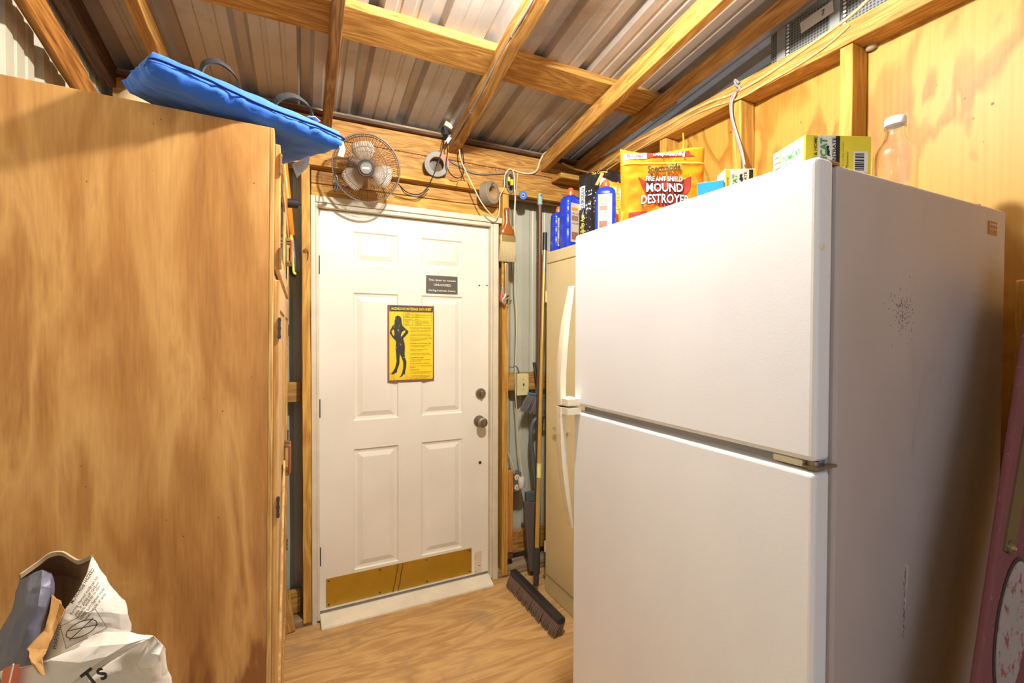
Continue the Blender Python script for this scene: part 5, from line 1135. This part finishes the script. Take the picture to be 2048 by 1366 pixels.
# push broom with gold handle
nk = PZ(1072, 1178, .075); tp_ = PY(1090, 466, 2.36)
PBm = thing('push_broom', 'push broom with gold handle and dark bristles standing by the locker', 'broom', (nk.x, nk.y, 0))
g0 = nk + V((0, 0, .02)); dv = (tp_-g0).normalized(); Lb = (tp_-g0).length
pole(PBm, 'handle_tube', g0+dv*.17, tp_-dv*.10, .0115, M_gold); pole(PBm, 'hand_grip', tp_-dv*.105, tp_, .0135, M_blkp); pole(PBm, 'threaded_socket', g0, g0+dv*.19, .0145, plain('speckled_black', (.03, .03, .03), .5, spots=((.5, .45, .4), 60, .68)))
q = g0+dv*(Lb*.285); MB().cyl(q, q+dv*.075, .0122, seg=20).build('yellow_sticker', plain('pale_yellow_sticker', (.78, .66, .18), .45), PBm, smooth='auto')
e0, e1 = PZ(1026, 1143, .075), PZ(1124, 1243, .075); bd = (e1-e0).normalized(); sd = V((-bd.y, bd.x, 0))
mb = MB(); mb.bar(e0, e1, .040, .028); mb.build('broom_block', M_blkp, PBm, bevel=.006)
sdn = sd if sd.x < 0 else -sd
mb = MB(); nb = 74
for i in range(nb):
    for j in range(6):
        p = e0.lerp(e1, (i+.5)/nb) + sdn*(.016-.032*j/5) + V((0, 0, -.012)); o = V((random.uniform(-.004, .004), random.uniform(-.004, .004), 0))
        q = p + sdn*(.030-.012*j/5*1.2) + o; q.z = .003; mb.tube([p, p.lerp(q, .5)+sdn*.004, q], [.0022, .0024, .0013], 4, False)
for s in (0,):
    pass
mb.build('bristles', plain('dusty_brown_bristle', (.20, .13, .09), .8), PBm)
# brown pole with green hang tip
T = thing('brown_pole', 'tall brown pole with pale green hanging tip leaning against the steel wall', 'pole', PZ(1071, 1150, 0))
a, c = PY(1080, 388, 2.412), PY(1076, 1130, 2.385); d_ = (a-c).normalized(); f_ = c - d_*(c.z/d_.z) + V((0, 0, .003))
pole(T, 'pole_tube', f_, a-d_*.06, .0125, M_brown); pole(T, 'hanging_tip', a-d_*.065, a, .0150, plain('sage_plastic', (.30, .46, .38), .5)); MB().lathe([(.005, 0), (0, .001)], a-d_*.012+V((0, -.0145, 0)), (0, -1, 0), 12).build('hang_hole', M_black, T)
# angle broom hung head-up
hc = PY(1077, 790, 2.476)
AB = thing('angle_broom', 'upturned angle broom with slate blue cap and grey splayed bristles', 'broom', (hc.x, 2.476, .0))
c0, c1 = PY(1057, 787, 2.468), PY(1090, 792, 2.468)
MB().bar(c0, c1, .030, .016).build('blue_cap', plain('slate_blue_plastic', (.08, .20, .30), .45), AB, bevel=.004)
MB().tube([hc+V((-.004, 0, 0)), hc+V((-.006, 0, .055))], [.018, .012], 14).build('blue_ferrule', plain('slate_blue_plastic', (.08, .20, .30), .45), AB, smooth='auto')
pole(AB, 'broom_handle', hc+V((-.006, 0, .05)), PY(1068, 725, 2.505), .010, M_dkm)
mb = MB()
for i in range(44):
    for j in range(5):
        t = i/43; p = c0.lerp(c1, t)+V((0, -.01+.02*j/4, -.006)); q = PY(1040+46*t, 822+9*t+random.uniform(-5, 3), 2.468-.012+.024*j/4); q += V((random.uniform(-.004, .004), 0, 0))
        mb.tube([p, p.lerp(q, .5)+V((-.002, 0, 0)), q], [.0014, .0016, .0009], 4, False)
mb.build('bristles', plain('grey_bristle', (.20, .18, .16), .75), AB)
# vacuum wand / hose with dark flat head
M_hose = plain('slate_grey_plastic', (.10, .13, .14), .45)
HV = thing('vacuum_wand', 'slate grey bent vacuum wand with long dark head standing behind the brooms', 'vacuum wand', PZ(1064, 1140, 0))
pts = P((1078, 834, 2.46), (1068, 842, 2.46), (1063, 858, 2.46), (1062, 880, 2.46), (1065, 910, 2.46), (1069, 950, 2.46), (1072, 985, 2.46))
MB().tube(spline(pts, 5), .0135, 14).build('bent_tube', M_hose, HV, smooth=True)
MB().tube([PY(1082, 832, 2.46), PY(1090, 832, 2.46)], .012, 12).build('tube_end', M_hose, HV, smooth='auto')
a, c = PY(1052, 985, 2.44), PY(1070, 1001, 2.44); MB().box(a.x, c.x, 2.43, 2.46, c.z, a.z).build('connector', M_hose, HV, bevel=.004)
mb = MB(); A_, B_ = PY(1048, 1004, 2.43), PY(1071, 1004, 2.43); C_, E_ = PY(1068, 1143, 2.36), PY(1060, 1143, 2.36)
th = V((0, .022, 0)); mb.hexa([E_, C_, C_+th, E_+th, A_, B_, B_+th, A_+th]); mb.build('flat_head', plain('dark_wood_grey', (.12, .09, .075), .55, bumpy=120), HV, bevel=.003)
lo_ = PZ(1064, 1146, .0); mb = MB(); mb.bar((C_+E_)/2+V((0, .011, .01)), V((lo_.x, lo_.y-.02, .004)), .020, .016); mb.build('tip', M_blkp, HV)
# thin brown panel behind
a, c = PY(1059, 1028, 2.475), PY(1078, 1098, 2.475)
lumber('hardboard_sheet', (a.x+.035, 2.485, .04), (a.x+.028, 2.49, a.z), .07, .008, M_hdr, 'thin brown panel standing behind the brooms near the corner', 'panel', up=(0, 1, 0))

# ================= BEHIND THE TOP PLATE =================
VP = thing('perforated_panel', 'grey perforated plastic panel with a paper tag, above the plywood wall', 'panel', (1.86, .95, 2.42))
def perf():
    mt, nt, b = newmat('grey_perforated_plastic'); v = nt.nodes.new('ShaderNodeTexVoronoi'); v.inputs['Scale'].default_value = 1; v.inputs['Randomness'].default_value = .0
    nt.links.new(coords(nt, (1, 90, 90), False), v.inputs['Vector']); c = ramp(nt, v.outputs['Distance'], [(.30, (.07, .075, .07)), (.42, (.24, .25, .24))])
    nt.links.new(c, b.inputs['Base Color']); b.inputs['Roughness'].default_value = .5; return mt
M_perf = perf(); mb = MB(); mb.box(1.83, 1.86, .66, 1.285, 2.425, 2.665); mb.build('panel_sheet', M_perf, VP, bevel=.003)
M_rb = plain('grey_rib_plastic', (.36, .37, .35), .5)
for y in (1.235, 1.03, .80): MB().box(1.820, 1.831, y-.018, y+.018, 2.425, 2.660).build('panel_rib', M_rb, VP, bevel=.002)
mb = MB()
for y in (1.205, .995, .765):
    for k in range(16): mb.box(1.819, 1.822, y-.005, y+.005, 2.43+k*.0145, 2.438+k*.0145)
mb.build('light_slots', M_white, VP)
a = PX(1633, 35, 1.815); MB().prism([(-.060, -.022), (.060, -.022), (.060, .022), (-.060, .022)], a, V((0, -1, .10)), V((0, .1, 1)), .001, (-1, 0, 0)).build('paper_tag', M_tagw, VP)
text('7', a+V((-.002, -.02, -.008)), (0, -1, .1), (0, .1, 1), .03, M_black, VP)
lumber('upright_block', (1.80, .605, 2.462), (1.80, .605, 2.62), .05, .09, M_hdr, 'short upright block standing on the top plate, right of the grey panel', 'wood block', up=(1, 0, 0))
# mud dauber nest in the stud corner
T = tag(MB().lathe([(.0, -.004), (.016, 0), (.018, .012), (.012, .022), (0, .026)], PX(1744, 92, 1.785)+V((-.0, 0, -.012)), (-.4, 0, 1), 14).build('mud_nest', plain('grey_mud', (.36, .26, .15), .95, bumpy=130), smooth=True), 'little grey mud nest tucked under the top plate beside a stud', 'nest')
# nails in the boards
for i, (x, y, Y, lab) in enumerate(((912, 374, 2.428, 'bent nail sticking out of the yellow ledge above the door'),)):
    c = PY(x, y, Y); mb = MB(); mb.tube([c+V((0, .01, 0)), c+V((0, -.014, 0)), c+V((.003, -.016, .022))], .0015, 6); tag(mb.build('nail', M_rust), lab, 'nail')
c = V((1.12, 1.80, 2.492+.111*(2.46-1.80)-.001)); mb = MB(); mb.tube([c, c+V((0, 0, -.022))], .0015, 6); mb.cyl(c+V((0, 0, -.022)), c+V((0, 0, -.024)), .004, seg=10); tag(mb.build('nail', M_nick), 'bright nail poking out under the wide purlin', 'nail')
# bulb that lights the room, on the middle rafter, just out of view
BL = thing('bare_bulb', 'bare bulb in a ceiling socket lighting the shed', 'lamp', (LAMP[0], LAMP[1], LAMP[2]+.06))
MB().lathe([(.030, .075), (.030, .11), (.050, .125), (.050, .135), (0, .135)], (LAMP[0], LAMP[1], LAMP[2]), (0, 0, 1), 24).build('lamp_socket', M_blkp, BL, smooth='auto')

# families of look-alikes
for pre, g_ in (('rafter', 'rafters under the metal roof'), ('header_board', 'header boards over the door'), ('wall_stud', 'studs beside the door'), ('plywood_wall_stud', 'studs of the plywood wall'), ('blocking', 'blocking boards on the door wall'),
                ('squeeze_bottle', 'blue bottles on the locker'), ('sill_plate', 'sill plates at the door wall')):
    for o_ in bpy.data.objects:
        if o_.parent is None and o_.name.split('.')[0] == pre: o_['group'] = g_
